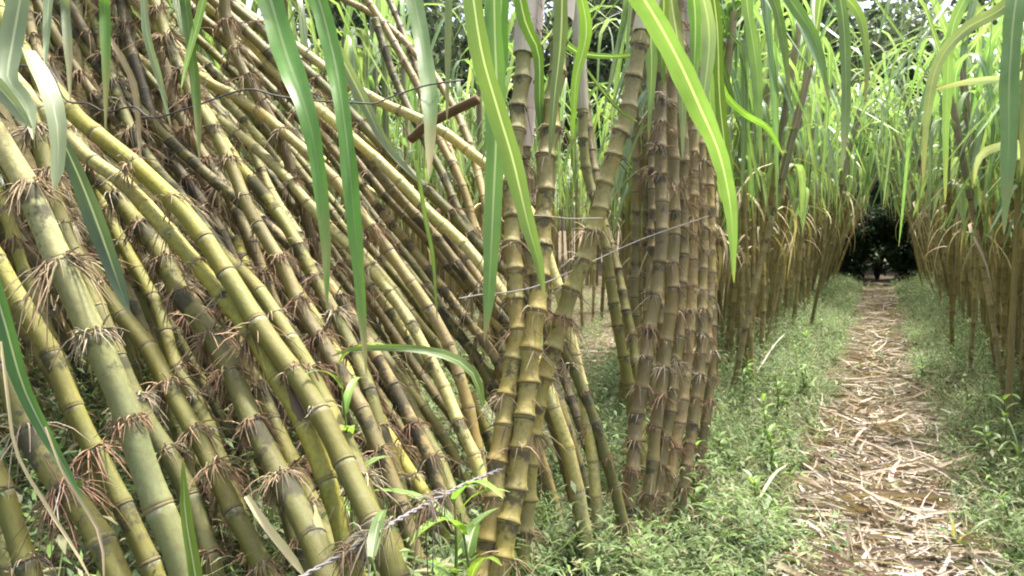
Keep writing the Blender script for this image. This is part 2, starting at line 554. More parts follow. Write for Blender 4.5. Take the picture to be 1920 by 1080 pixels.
def hero_cane(pts, dia, ctop, cbot, soot=0.3, roots=0.4, ratio=3.1, label='', group=None, top_ext=0.45, sheath=0.25, bulge=1.0, seed=0, root_n=26, name='sugarcane', tuft_from=0.0):
    """A cane near the camera: each internode, joint ring and root tuft a part of its own. pts run from top to foot."""
    rnd = random.Random(seed * 977 + 5)
    pts = [np.asarray(p, float) for p in pts]
    if top_ext > 0:
        d = pts[0] - pts[1]
        d /= np.linalg.norm(d)
        up = d + np.array([0, 0, 0.35])
        pts = [pts[0] + d * top_ext * 0.5 + up * top_ext * 0.5, pts[0] + d * top_ext * 0.5] + pts
    pts = to_ground(pts)
    pts = pts[::-1]                                     # foot first
    X, S = spline(pts, 0.012)
    L = S[-1]
    base = X[0].copy()
    X = X - base
    root = obj(name, None, loc=base, label=label, cat='sugarcane', group=group)
    root.empty_display_size = 0.1
    s = rnd.uniform(0.2, 1.0) * ratio * dia * 0.6
    cuts = [0.0]
    while s < L:
        cuts.append(s)
        s += ratio * dia * rnd.uniform(0.8, 1.18)
    if L - cuts[-1] > 0.02:
        cuts.append(L)
    nseg = 12
    kink = 0.0
    offs = [np.array([rnd.uniform(-1, 1), rnd.uniform(-1, 1), 0]) * dia * 0.10 for _ in cuts]
    for i in range(len(cuts) - 1):
        a, b = cuts[i], cuts[i + 1]
        u = np.array([0.0, 0.05, 0.13, 0.3, 0.5, 0.7, 0.86, 0.95, 1.0])
        C = sample(X, S, a + (b - a) * u) + (1 - u)[:, None] * offs[i] + u[:, None] * offs[i + 1]
        prof = np.array([1.05, 1.07, 1.0, 0.965, 0.955, 0.965, 0.985, 1.0, 0.965])
        prof = 1 + (prof - 1) * bulge
        f = (a + b) / 2 / L
        R = dia / 2 * prof * (1.05 - 0.12 * f) * rnd.uniform(0.97, 1.03)
        V, F, ang = tube(C, R, nseg)
        f2 = float(sstep(f, 0.36, 0.82))
        col = np.array(cbot) * (1 - f2) + np.array(ctop) * f2
        col = col * rnd.uniform(0.86, 1.14) * np.array([rnd.uniform(.95, 1.05), 1, rnd.uniform(.85, 1.15)])
        tint = np.append(col, np.clip(soot * rnd.uniform(0.45, 1.5), 0, 1))
        cuv = np.stack([np.repeat(u, nseg), ang, np.repeat(u * (b - a) / dia, nseg) + i * 3.7], 1)
        obj('internode', mesh('internode', V, F, tint, cuv, M_CANE), root)
        # the joint: a low raised ring, paler or scarred
        if i > 0:
            c0 = sample(X, S, a)[0] + offs[i]
            T = sample(X, S, a + 0.01)[0] - sample(X, S, max(a - 0.01, 0))[0]
            T /= np.linalg.norm(T) + 1e-9
            h = dia * rnd.uniform(0.10, 0.24)
            Cr = c0 + T * np.array([-h * 0.55, -h * 0.35, 0, h * 0.45, h * 0.62])[:, None]
            Rr = dia / 2 * (1.05 - 0.12 * f) * np.array([0.98, 1.065, 1.10, 1.065, 0.98])
            V, F, ang = tube(Cr, Rr, nseg)
            kr = rnd.uniform(0.15, 0.8)
            rc = np.array([0.21, 0.165, 0.09]) * rnd.uniform(0.5, 1.5) * kr + col * (1 - kr)
            tint = np.append(rc, 0.25 + soot * 0.6)
            cuv = np.stack([np.full(len(V), 0.5), ang, np.full(len(V), i * 3.1)], 1)
            obj('node_ring', mesh('node_ring', V, F, tint, cuv, M_CANE), root)
            if a / L < 1 - tuft_from and rnd.random() < roots:
                V, F, tn = root_tuft_mesh(dia / 2, max(4, int(root_n * 2.6 * rnd.random() ** (1.6 if roots < .5 else 0.8))), rnd.uniform(0.02, 0.07), rnd.choice(ROOT_TINTS), rnd, axis=T)
                obj('root_tuft', mesh('root_tuft', V + c0, F, tn, None, M_ROOT), root, kind='stuff')
            if rnd.random() < 0.11:
                # a torn papery husk still clinging above the joint
                hl = ratio * dia * rnd.uniform(0.3, 0.8)
                Ch = sample(X, S, np.linspace(a, min(a + hl, L), 7)) + offs[i]
                _T, A_, B2 = frames(Ch)
                a0, aw = rnd.uniform(0, 6.28), rnd.uniform(1.2, 2.6)
                Vh = []
                for q in range(7):
                    wq = aw * (1 - 0.75 * (q / 6) ** 1.5) * rnd.uniform(.8, 1.1)
                    for th in np.linspace(a0 - wq / 2, a0 + wq / 2, 6):
                        Vh.append(Ch[q] + (math.cos(th) * A_[q] + math.sin(th) * B2[q]) * dia / 2 * (1.10 + 0.06 * q / 6 * rnd.uniform(0, 2)))
                Fh = [(q * 6 + j, q * 6 + j + 1, q * 6 + j + 7, q * 6 + j + 6) for q in range(6) for j in range(5)]
                cu = np.stack([np.tile(np.linspace(-1, 1, 6), 7), np.repeat(np.linspace(0, .8, 7), 6), np.zeros(42)], 1)
                obj('husk', mesh('husk', np.array(Vh), Fh, rnd.choice([(0.30, 0.25, 0.10), (0.24, 0.20, 0.08), (0.25, 0.22, 0.10), (0.16, 0.13, 0.06)]), cu, M_DRY), root)
            elif rnd.random() < sheath:
                # frayed remains of the old leaf sheath
                V, F, tn = root_tuft_mesh(dia / 2, rnd.randint(6, 14), rnd.uniform(0.02, 0.05), rnd.choice([(0.42, 0.37, 0.28), (0.30, 0.25, 0.18), (0.12, 0.10, 0.08)]), rnd, axis=T)
                obj('sheath_remnant', mesh('sheath_remnant', V + c0, F, tn, None, M_ROOT), root, kind='stuff')
    return root, base, X, S


def pix_cane(pp, w, dia, *a, **k):
    """Cane from picture points (top to foot) and its apparent width at both ends, turned into real places."""
    n = len(pp)
    ln = np.concatenate([[0], np.cumsum([math.dist(pp[i], pp[i + 1]) for i in range(n - 1)])])
    d0, d1 = F_PX * dia / w[0], F_PX * dia / w[1]
    pts = [at(pp[i][0], pp[i][1], d0 + (d1 - d0) * ln[i] / ln[-1]) for i in range(n)]
    ox = sum(min(max(q[0], 0), 1920) for q in pp) / n - CX          # a wide lens widens things off its axis
    return hero_cane(pts, dia / math.sqrt(1 + (ox / F_PX) ** 2) ** 1.15, *a, **k)


FRONT = 'leaning canes in front'
LEFT = [
    # points, widths, diameter, tints, soot, roots, label
    ([(-25, 225), (40, 340), (122, 510), (205, 700), (258, 850), (322, 1000), (350, 1085)], (58, 64), .050, P_, G_, .30, .55, 'thickest leaning cane, pale above and sooty grey green below, near left edge'),
    ([(-12, 475), (70, 620), (140, 770), (210, 910), (285, 1075)], (44, 48), .041, Y_, O_, .28, .15, 'yellow olive cane just left of the thickest leaning cane'),
    ([(-10, 190), (35, 275), (110, 402), (200, 552), (282, 662), (348, 780), (402, 878), (455, 985), (500, 1085)], (34, 46), .042, T_, O_, .12, .55, 'long olive cane running just right of the thickest cane to the bottom'),
    ([(-10, 165), (60, 265), (110, 340), (175, 450), (240, 560), (300, 700)], (28, 34), .038, B_, MO, .35, .4, 'dull brown cane under the broken grey leaves at far left'),
    ([(120, 188), (150, 224), (246, 302), (346, 402), (426, 512), (505, 635), (590, 760), (660, 905), (712, 1005)], (38, 52), .046, Y_, O_, .10, .45, 'bright yellow green cane crossing the middle down to the wire'),
    ([(118, 245), (168, 298), (242, 352), (340, 462), (402, 535), (470, 625), (540, 740)], (34, 42), .042, P_, Y_, .14, .25, 'pale yellow cane directly under the bright yellow green one'),
    ([(222, 322), (330, 412), (398, 462), (465, 520), (550, 640), (610, 750), (650, 830)], (26, 38), .038, P_, O_, .18, .4, 'slim pale cane just above the bright yellow green one'),
    ([(232, 390), (290, 465), (335, 545), (392, 625), (432, 705), (482, 805), (542, 925), (592, 1035)], (40, 58), .049, O_, MO, .45, .95, 'mossy dark cane with big reddish root tufts in the middle'),
    ([(200, 620), (258, 760), (322, 858), (362, 950), (405, 1085)], (40, 44), .041, O_, MO, .25, .8, 'mossy cane with root tufts between two olive canes at bottom'),
    ([(-10, 660), (20, 722), (62, 832), (165, 972), (222, 1085)], (56, 62), .048, MO, O_, .30, .5, 'fat dark olive cane at lower left behind a green blade'),
    ([(-40, 830), (2, 920), (32, 1010), (58, 1085)], (52, 54), .046, T_, O_, .30, .2, 'short stretch of olive cane in the bottom left corner'),
    ([(-20, 330), (16, 405), (48, 520), (85, 610), (128, 720)], (30, 32), .036, Y_, O_, .25, .35, 'narrow yellow cane behind the thickest cane at left edge'),
    ([(150, 300), (188, 365), (222, 445), (285, 560), (326, 672), (372, 765), (420, 880)], (28, 36), .038, Y_, O_, .20, .6, 'yellow cane right of the dark green leaf with pale rib'),
    ([(215, 350), (262, 420), (302, 468), (345, 560), (400, 650), (450, 740), (500, 850)], (30, 38), .040, B_, MO, .45, .85, 'brown cane bristling with roots left of the mossy dark one'),
    ([(145, -20), (146, 80), (152, 185), (175, 275), (215, 360)], (24, 26), .038, P_, T_, .12, .3, 'pale nearly upright cane at top left'),
    ([(150, 5), (180, 80), (205, 160), (250, 250), (310, 330), (370, 420)], (21, 27), .038, P_, O_, .2, .4, 'slim pale cane beside the upright one at top left'),
    ([(222, -20), (232, 42), (256, 122), (282, 205), (322, 300), (380, 380)], (24, 26), .038, D_, D_, .45, .5, 'dark brown cane at the top with a black joint'),
    ([(288, -20), (306, 90), (322, 170), (350, 240), (400, 320), (455, 420)], (24, 26), .038, D_, B_, .40, .6, 'dark brown cane with a root clump, second from the green hanging leaf'),
    ([(205, 120), (245, 245), (290, 312), (342, 372), (400, 450), (470, 560), (530, 680)], (25, 32), .038, O_, MO, .5, .6, 'sooty olive cane passing behind the wire at upper left'),
    ([(262, 205), (322, 268), (392, 332), (462, 388), (562, 478), (612, 525), (670, 610), (730, 710), (790, 830)], (24, 29), .036, MO, T_, .50, .35, 'blackened thin cane running from the wire down to the right'),
    ([(240, 95), (345, 175), (432, 242), (497, 292), (605, 412), (662, 468), (722, 535), (770, 610), (830, 720), (885, 850)], (21, 27), .036, P_, P_, .22, .2, 'long pale cane passing just under both hanging green leaves'),
    ([(310, 65), (372, 140), (442, 182), (507, 226), (612, 322), (662, 382), (752, 505), (812, 590), (860, 700), (890, 820)], (22, 26), .036, P_, T_, .14, .15, 'long cream cane second above the blackened thin one'),
    ([(360, -10), (442, 52), (537, 156), (612, 216), (742, 332), (802, 396), (880, 470), (950, 560), (1000, 660)], (21, 25), .036, P_, P_, .12, .12, 'cream cane running in behind the nearest upright pair at mid height'),
    ([(520, 135), (592, 190), (692, 266), (792, 352), (862, 425), (935, 520), (990, 630)], (17, 21), .032, Y_, T_, .15, .15, 'thin yellowish cane beside the cream one at centre right'),
    ([(405, -20), (472, 32), (567, 96), (642, 150), (722, 196), (792, 226), (852, 262), (925, 322), (1000, 410), (1040, 520)], (20, 23), .035, P_, P_, .12, .1, 'bright cream cane highest of the long leaning ones'),
    ([(600, -20), (642, -2), (706, 32), (770, 90), (840, 180), (890, 300), (925, 450)], (14, 18), .034, T_, T_, .2, .2, 'tan cane bending at the very top behind the pale hanging leaf'),
    ([(676, -20), (740, 82), (787, 170), (825, 262), (870, 360), (905, 500)], (16, 18), .034, T_, T_, .2, .3, 'steep tan cane left of the pale hanging leaf'),
    ([(722, -20), (762, 78), (800, 180), (850, 300), (890, 420)], (13, 16), .034, D_, T_, .3, .2, 'steep dark cane just right of the steep tan one'),
    ([(655, 330), (672, 342), (752, 392), (802, 424), (860, 480), (900, 570)], (10, 12), .024, P_, T_, .1, .0, 'thinnest pale cane in the gap right of the hanging leaves'),
    ([(790, 250), (830, 330), (862, 400), (900, 470), (930, 600)], (18, 20), .034, MO, MO, .4, .2, 'dark green cane under the bright cream one beside the upright pair'),
    ([(378, 195), (440, 300), (500, 372), (545, 440), (610, 560), (660, 660), (710, 790)], (26, 32), .038, Y_, O_, .40, .55, 'half black half yellow cane left of the two hanging leaves'),
    ([(395, 240), (432, 310), (470, 400), (530, 500), (570, 590), (640, 700), (700, 820)], (28, 34), .038, O_, B_, .35, .9, 'brownish olive cane with red brown roots at centre left'),
    ([(470, 440), (540, 520), (600, 610), (650, 690), (700, 770), (760, 870), (810, 950)], (24, 30), .037, T_, Y_, .25, .7, 'short jointed yellow brown cane near the bright green shoot'),
    ([(560, 440), (625, 545), (700, 640), (760, 740), (815, 850), (850, 930)], (22, 28), .036, P_, O_, .2, .35, 'pale olive cane reaching the weeds right of the shoot'),
    ([(420, 640), (480, 720), (540, 850), (590, 960), (640, 1060)], (34, 42), .042, B_, O_, .4, .9, 'root covered brown cane between mossy dark and bright canes'),
    ([(560, 690), (615, 780), (665, 870), (705, 950), (735, 1010)], (28, 34), .038, Y_, O_, .3, .6, 'yellow olive cane right behind the bright one near the wire'),
    ([(380, 890), (410, 960), (445, 1040), (470, 1090)], (34, 36), .039, O_, O_, .3, .6, 'olive cane at bottom between green blade and dry strip'),
    ([(300, 640), (350, 740), (400, 850), (440, 950), (480, 1060)], (30, 36), .039, MO, MO, .45, .8, 'shaded mossy cane behind the long olive cane'),
    ([(420, -20), (430, 70), (450, 120), (500, 210)], (24, 24), .038, B_, D_, .2, .9, 'short brown upright cane with pale root fringe at top middle'),
    ([(40, -20), (62, 70), (90, 140), (140, 240)], (26, 28), .038, T_, O_, .3, .2, 'olive tan cane behind grey leaves in the top left corner'),
]
HEROES = []
for i, (pp, w_, dia, ct, cb, so_, ro, lab) in enumerate(LEFT):
    HEROES.append(pix_cane(pp, (w_[0] * .93, w_[1] * .93), dia * .93, ct, cb, soot=so_, roots=ro, label=lab, group=FRONT, seed=i + 1, root_n=24 if ro < .5 else 36, tuft_from=0.25 if ro < .5 else 0.0))

NEAR = 'upright canes in the middle clump'
RIGHTC = [
    ([(985, 60), (972, 200), (958, 392), (966, 520), (968, 640), (948, 780), (918, 1000), (905, 1090)], (33, 40), .043, G_, (0.31, 0.26, 0.08), .30, .4, 2.0, 'yellow olive short jointed upright cane, left one of the nearest pair'),
    ([(1062, -30), (1042, 150), (1023, 330), (1021, 400), (1008, 560), (990, 700), (960, 950), (932, 1090)], (34, 42), .045, G_, (0.30, 0.26, 0.08), .32, .4, 2.0, 'yellow olive short jointed upright cane, right one of the nearest pair'),
    ([(1208, 45), (1172, 220), (1158, 262), (1132, 352), (1110, 440), (1072, 548), (1044, 628), (1016, 708), (1000, 790), (985, 950)], (32, 35), .042, (0.26,0.24,0.12), (0.27, 0.25, 0.08), .25, .2, 2.0, 'zigzag cane slanting up right to a pale sheath in the middle clump'),
    ([(1085, 60), (1098, 300), (1116, 382), (1136, 472), (1160, 620), (1180, 722), (1192, 860)], (19, 21), .040, G_, O_, .25, .1, 2.6, 'thin green cane joining the dense clump from the left'),
    ([(1118, 330), (1130, 405), (1165, 540), (1188, 650), (1200, 780), (1205, 880)], (17, 20), .038, B_, O_, .3, .1, 2.6, 'second thin cane slanting into the foot of the dense clump'),
    ([(1236, 40), (1237, 300), (1241, 450), (1226, 560), (1206, 700), (1186, 870)], (24, 27), .044, (0.125,0.105,0.05), (0.135,0.115,0.055), .30, .7, 2.2, 'darkest upright cane of the dense clump right of middle'),
    ([(1256, 60), (1262, 300), (1263, 500), (1242, 700), (1216, 930)], (22, 25), .042, (0.14,0.115,0.055), B_, .22, .8, 2.2, 'dark brown cane just right of the darkest upright one'),
    ([(1276, 90), (1281, 300), (1280, 500), (1262, 720), (1232, 920)], (21, 24), .041, B_, B_, .18, .85, 2.2, 'brown cane in the heart of the dense clump'),
    ([(1294, 60), (1300, 300), (1298, 520), (1285, 720), (1256, 900)], (20, 23), .041, B_, T_, .18, .85, 2.2, 'light brown cane right of the heart of the dense clump'),
    ([(1312, 100), (1316, 330), (1318, 550), (1306, 740), (1285, 880)], (19, 22), .040, T_, B_, .18, .85, 2.2, 'tan brown cane second from right in the dense clump'),
    ([(1330, 140), (1332, 360), (1336, 580), (1328, 740), (1312, 860)], (18, 20), .040, T_, B_, .15, .85, 2.2, 'tan cane rightmost in the dense clump'),
    ([(1222, 130), (1224, 330), (1220, 520), (1200, 690), (1178, 840)], (17, 19), .040, D_, B_, .3, .3, 2.2, 'dim brown cane behind the darkest upright one'),
    ([(1018, 560), (1034, 690), (1052, 780), (1068, 880)], (20, 21), .041, D_, D_, .4, .3, 2.4, 'dark short cane stub slanting right of the nearest pair'),
    ([(1030, 600), (1052, 690), (1085, 790), (1115, 872)], (18, 20), .040, B_, D_, .4, .3, 2.4, 'dark cane slanting lowest toward the dense clump foot'),
    ([(1190, 150), (1192, 320), (1190, 540), (1196, 640), (1200, 760)], (14, 15), .038, T_, B_, .2, .3, 2.4, 'thin tan upright cane seen in the bright gap'),
    ([(1000, 90), (985, 300), (990, 420), (982, 560), (975, 700)], (22, 22), .040, D_, B_, .35, .2, 2.2, 'shaded cane between and behind the nearest pair'),
]
rc_ = random.Random(12)
for k in range(7):
    tx = 1212 + 19 * k + rc_.uniform(-16, 16)
    bx_ = 1192 + 17 * k + rc_.uniform(-14, 14)
    by_ = 850 + rc_.uniform(-40, 30)
    wv = rc_.uniform(12, 18)
    cc_ = rc_.choice([(0.14, 0.115, 0.055), B_, B_, T_])
    RIGHTC.append(([(tx, 60 + rc_.uniform(0, 60)), (tx + rc_.uniform(-6, 6), 300), (tx + rc_.uniform(-4, 4), 520), ((tx + bx_) / 2 + 6, 700), (bx_, by_)], (wv, wv + 2), .038, cc_, cc_, .22, .45, 2.4,
                   'half hidden brown cane inside the dense clump right of the middle'))
HEROR = []
for i, (pp, w_, dia, ct, cb, so_, ro, ra, lab) in enumerate(RIGHTC):
    HEROR.append(pix_cane(pp, w_, dia, ct, cb, soot=so_, roots=ro, ratio=ra * (0.85 if i < 3 else 1), bulge=2.6 if i < 3 else 1.6, label=lab, group=NEAR, seed=100 + i, root_n=18))


# pale sheaths wrapped round the upper ends of some near canes
def sheath_part(hero, f0, f1, r, tint):
    root, base, X, S = hero
    L = S[-1]
    C = sample(X, S, np.linspace(f0 * L, f1 * L, 14))
    t = np.linspace(0, 1, 14)
    R = r * (1.16 + 0.08 * np.sin(t * 3.1)) * (1 - 0.05 * t)
    V, F, ang = tube(C, R, 10, cap=False)
    V += 0.0012 * np.sin(ang * 3 + 1)[:, None] * np.array([1, 1, 0])
    cuv = np.stack([np.cos(ang) * 0.9 + 0.05, np.repeat(t * 0.5, 10), np.zeros(len(V))], 1)
    obj('leaf_sheath', mesh('leaf_sheath', V, F, tint, cuv, M_DRY), root)


PALE_SH = (0.42, 0.40, 0.30)
for k, f0, tint in ((0, .70, (0.36, 0.33, 0.27)), (1, .70, (0.36, 0.34, 0.28)), (2, .72, (0.46, 0.45, 0.30)), (3, .66, (0.40, 0.42, 0.28)), (5, .75, (0.26, 0.23, 0.17)), (6, .74, (0.40, 0.36, 0.28)), (8, .72, (0.42, 0.38, 0.30)), (9, .70, (0.45, 0.42, 0.32)), (15, .62, (0.42, 0.35, 0.30))):
    sheath_part(HEROR[k], f0, 1.0, RIGHTC[k][2] / 2, tint)


# ------------------------------------------------------------------ long leaves seen singly
def pix_leaf(hero, pp, ws, depth, tint, mat=None, roll=0.0, top=None, name='leaf', fold=0.25):
    """Leaf along picture points at real depths; hangs on `hero` (its parent)."""
    n = len(pp)
    dd = np.interp(np.linspace(0, 1, n), np.linspace(0, 1, len(depth)), depth)
    pts = [at(p[0], p[1], d) for p, d in zip(pp, dd)]
    if top is not None:
        pts = [np.asarray(top, float)] + pts
        ws = [ws[0] * 0.8] + list(ws)
        dd = np.concatenate([[dd[0]], dd])
    X, S = spline(pts, 0.03)
    seg = np.concatenate([[0], np.cumsum([np.linalg.norm(pts[i + 1] - pts[i]) for i in range(len(pts) - 1)])])
    wm = np.array(ws) * dd / F_PX
    W = np.interp(S / S[-1], seg / seg[-1], wm)
    W = W * (0.86 + 0.05 * np.sin(S * 23 + pp[0][0]) + 0.04 * np.sin(S * 61))
    W[-1] = 0.002
    view = X - CAM
    T = np.gradient(X, axis=0)
    side = np.cross(T, view)
    side /= np.linalg.norm(side, axis=1)[:, None] + 1e-9
    T /= np.linalg.norm(T, axis=1)[:, None] + 1e-9
    N = np.cross(T, side)
    tt = S / S[-1]
    rr = roll + 0.5 * np.sin(tt * 3 + roll * 5)
    side = side * np.cos(rr)[:, None] + N * np.sin(rr)[:, None]
    W = W / np.clip(np.abs(np.cos(rr)), 0.55, 1)
    V, F, cuv = ribbon(X, W, side, fold)
    ph = np.repeat(S, 5)
    V = V + np.repeat(N, 5, 0) * (0.10 * np.repeat(W, 5) * cuv[:, 0] * np.sin(ph * 34 + cuv[:, 0] * 2 + pp[0][1]))[:, None]
    root = hero[0]
    me = mesh(name, V - np.array(root.location), F, tint, cuv, mat or M_LEAF)
    return obj(name, me, root)


LG, LP, LD = (0.10, 0.20, 0.035), (0.22, 0.29, 0.17), (0.075, 0.15, 0.04)
LB = (0.20, 0.34, 0.05)
DRYC = (0.42, 0.35, 0.20)


def tip(h):
    return h[1] + h[2][-1]


# two leaning tops beyond the frame carry the leaves that hang in front
pix_leaf(HEROES[17], [(430, -240), (490, -60), (535, 95), (572, 200), (594, 300), (610, 450), (613, 580)], [40, 58, 56, 44, 34, 22, 6], (1.5, 1.25, 1.2), LG, top=tip(HEROES[17]), roll=0.2)
pix_leaf(HEROES[17], [(480, -260), (580, -50), (622, 90), (642, 200), (656, 320), (668, 450), (680, 600), (687, 700)], [40, 44, 40, 34, 36, 30, 20, 4], (1.5, 1.25, 1.15), LG, top=tip(HEROES[17]), roll=-0.2)
pix_leaf(HEROES[26], [(720, -220), (768, -40), (796, 100), (806, 200), (806, 270), (804, 335)], [30, 36, 36, 34, 24, 5], (1.9, 1.6, 1.5), (0.17, 0.27, 0.11), top=tip(HEROES[26]), roll=0.1)
pix_leaf(HEROES[24], [(560, -60), (622, 70), (680, 185), (722, 268), (785, 342)], [22, 26, 26, 20, 4], (1.8, 1.7), LP, roll=0.3)
pix_leaf(HEROES[27], [(846, -200), (842, -20), (840, 110), (838, 225)], [14, 16, 15, 4], (2.0, 1.9), (0.16, 0.21, 0.10), top=tip(HEROES[27]))
pix_leaf(HEROES[14], [(70, -200), (45, -40), (22, 90), (15, 150), (50, 195), (62, 262)], [40, 46, 44, 40, 36, 8], (1.3, 1.15), LP, roll=0.2)
pix_leaf(HEROES[14], [(52, 95), (72, 135), (96, 185), (109, 250), (107, 330), (100, 360)], [20, 34, 42, 36, 26, 4], (1.15, 1.1), (0.27, 0.33, 0.19), roll=-0.3)
pix_leaf(HEROES[39], [(-15, 150), (18, 185), (40, 215), (60, 240)], [34, 36, 28, 4], (1.2, 1.15), (0.24, 0.31, 0.19))
pix_leaf(HEROES[39], [(118, 265), (150, 335), (185, 425), (215, 510), (243, 590)], [22, 36, 38, 34, 14], (1.15, 1.12), (0.10, 0.16, 0.085), roll=0.1)
pix_leaf(HEROES[15], [(190, -150), (196, 0), (199, 110), (198, 240)], [20, 22, 20, 4], (1.5, 1.4), LG, top=tip(HEROES[15]))
pix_leaf(HEROES[14], [(118, -140), (122, 0), (128, 90), (132, 190)], [18, 19, 17, 4], (1.4, 1.3), LP, top=tip(HEROES[14]))
pix_leaf(HEROES[14], [(100, -140), (92, -10), (88, 60), (84, 130)], [18, 20, 16, 4], (1.4, 1.3), LP)
pix_leaf(HEROES[16], [(330, -150), (346, -10), (360, 100), (370, 200), (374, 300)], [20, 24, 22, 18, 4], (1.5, 1.4), LG, top=tip(HEROES[16]))
pix_leaf(HEROES[16], [(395, -60), (372, 40), (352, 110), (340, 165)], [14, 16, 12, 3], (1.5, 1.4), LB)
pix_leaf(HEROES[18], [(205, 70), (232, 115), (252, 160), (260, 230), (262, 295)], [8, 14, 14, 10, 3], (1.6, 1.55), DRYC, M_DRY)
pix_leaf(HEROES[18], [(268, -40), (275, 60), (300, 150), (320, 235)], [14, 16, 14, 3], (1.7, 1.6), LP)
pix_leaf(HEROES[9], [(-25, 500), (5, 590), (42, 720), (82, 805), (128, 890), (165, 965)], [34, 36, 34, 26, 16, 4], (1.1, 1.05), LD, roll=0.1)
pix_leaf(HEROES[9], [(2, 640), (14, 740), (32, 850), (88, 948), (140, 1030), (170, 1085)], [4, 7, 7, 7, 6, 3], (1.05, 1.0), DRYC, M_DRY, name='dry_leaf')
pix_leaf(HEROES[9], [(85, 800), (120, 890), (160, 950), (190, 1010), (195, 1085)], [4, 6, 6, 6, 3], (1.05, 1.0), DRYC, M_DRY, name='dry_leaf')
pix_leaf(HEROES[36], [(372, 1110), (356, 1020), (346, 950), (343, 858)], [26, 26, 24, 4], (1.1, 1.08), (0.14, 0.26, 0.05))
pix_leaf(HEROES[36], [(462, 930), (500, 985), (540, 1035), (575, 1085)], [12, 20, 20, 10], (1.2, 1.15), DRYC, M_DRY, name='dry_leaf')
pix_leaf(HEROES[33], [(905, 760), (890, 705), (850, 672), (785, 655), (715, 652), (655, 655), (622, 668)], [10, 18, 20, 18, 15, 9, 3], (1.45, 1.35), (0.16, 0.28, 0.07), roll=0.3)
pix_leaf(HEROES[33], [(780, 300), (800, 420), (812, 480), (820, 600)], [8, 10, 8, 3], (1.9, 1.8), LB)
# middle and right
pix_leaf(HEROR[6], [(1130, -120), (1200, -15), (1262, 92), (1312, 200), (1350, 292), (1371, 400), (1376, 530)], [40, 48, 50, 46, 38, 26, 6], (1.7, 1.75, 1.9), (0.14, 0.22, 0.07), roll=0.25)
pix_leaf(HEROR[0], [(880, -60), (902, 90), (932, 200), (962, 300), (990, 420), (1010, 490), (1021, 560)], [36, 44, 46, 42, 34, 24, 4], (1.3, 1.35), (0.13, 0.205, 0.07), roll=0.15)
pix_leaf(HEROR[0], [(925, -120), (928, 60), (932, 200), (925, 380), (916, 560), (908, 640)], [30, 40, 44, 40, 26, 6], (1.45, 1.4), (0.12, 0.20, 0.065), roll=0.3)
pix_leaf(HEROR[0], [(945, -120), (938, 40), (934, 150), (905, 300)], [34, 38, 30, 5], (1.5, 1.45), (0.10, 0.19, 0.045), roll=0.5)
pix_leaf(HEROR[1], [(1055, -60), (1052, 70), (1040, 180), (1030, 300)], [26, 30, 22, 5], (1.6, 1.6), (0.15, 0.22, 0.10), roll=0.4)
pix_leaf(HEROR[1], [(960, -80), (985, 40), (1010, 100), (1012, 200), (1018, 280)], [24, 28, 24, 20, 4], (1.9, 1.9), LG)
pix_leaf(HEROR[3], [(1085, -30), (1100, 60), (1080, 150), (1074, 260)], [22, 26, 20, 4], (2.4, 2.4), LB)
pix_leaf(HEROR[3], [(1030, 20), (1070, 90), (1140, 105), (1230, 100)], [12, 16, 12, 3], (2.5, 2.6), LD)
pix_leaf(HEROR[2], [(1100, 130), (1130, 170), (1165, 210), (1195, 228)], [5, 8, 8, 3], (1.9, 1.9), LD)
pix_leaf(HEROR[8], [(1290, -80), (1320, 0), (1330, 80), (1318, 190), (1308, 270)], [28, 32, 30, 22, 4], (2.4, 2.4), LP, roll=0.4)
pix_leaf(HEROR[10], [(1330, -60), (1345, 50), (1350, 190), (1368, 340), (1385, 480)], [22, 26, 24, 20, 4], (2.6, 2.6), LG, roll=0.4)
pix_leaf(HEROR[10], [(1345, 130), (1362, 180), (1400, 215), (1440, 240), (1468, 290)], [10, 14, 14, 12, 3], (2.7, 2.7), LB)

row_hero = hero_cane([(-0.86, 3.75, 2.35), (-0.90, 3.72, 1.6), (-0.96, 3.70, 0.8), (-0.97, 3.70, 0.3)], .038, B_, T_, soot=.2, roots=.4, ratio=2.4, label='upright cane standing alone just right of the dense clump', group=NEAR, seed=190, root_n=16)
for pp, ws, dp, tn in (([(1400, -160), (1440, -60), (1482, 0), (1530, 80), (1556, 195)], [24, 28, 26, 22, 4], (2.9, 2.6), (0.12, 0.21, 0.05)),
                       ([(1440, -200), (1540, -120), (1576, 0), (1586, 130), (1584, 240), (1578, 320)], [22, 26, 24, 22, 18, 4], (2.9, 2.6), (0.14, 0.23, 0.07)),
                       ([(1400, -170), (1440, -40), (1466, 60), (1482, 190)], [22, 24, 20, 4], (3.0, 2.8), (0.15, 0.25, 0.06)),
                       ([(1390, -150), (1400, 0), (1420, 140), (1425, 300)], [20, 24, 22, 4], (3.1, 3.0), (0.17, 0.26, 0.08)),
                       ([(1390, -150), (1500, -60), (1600, 10), (1625, 100), (1622, 190)], [20, 22, 20, 14, 4], (3.1, 3.0), (0.17, 0.26, 0.08))):
    pix_leaf(row_hero, pp, ws, dp, tn, top=tip(row_hero), roll=0.3)

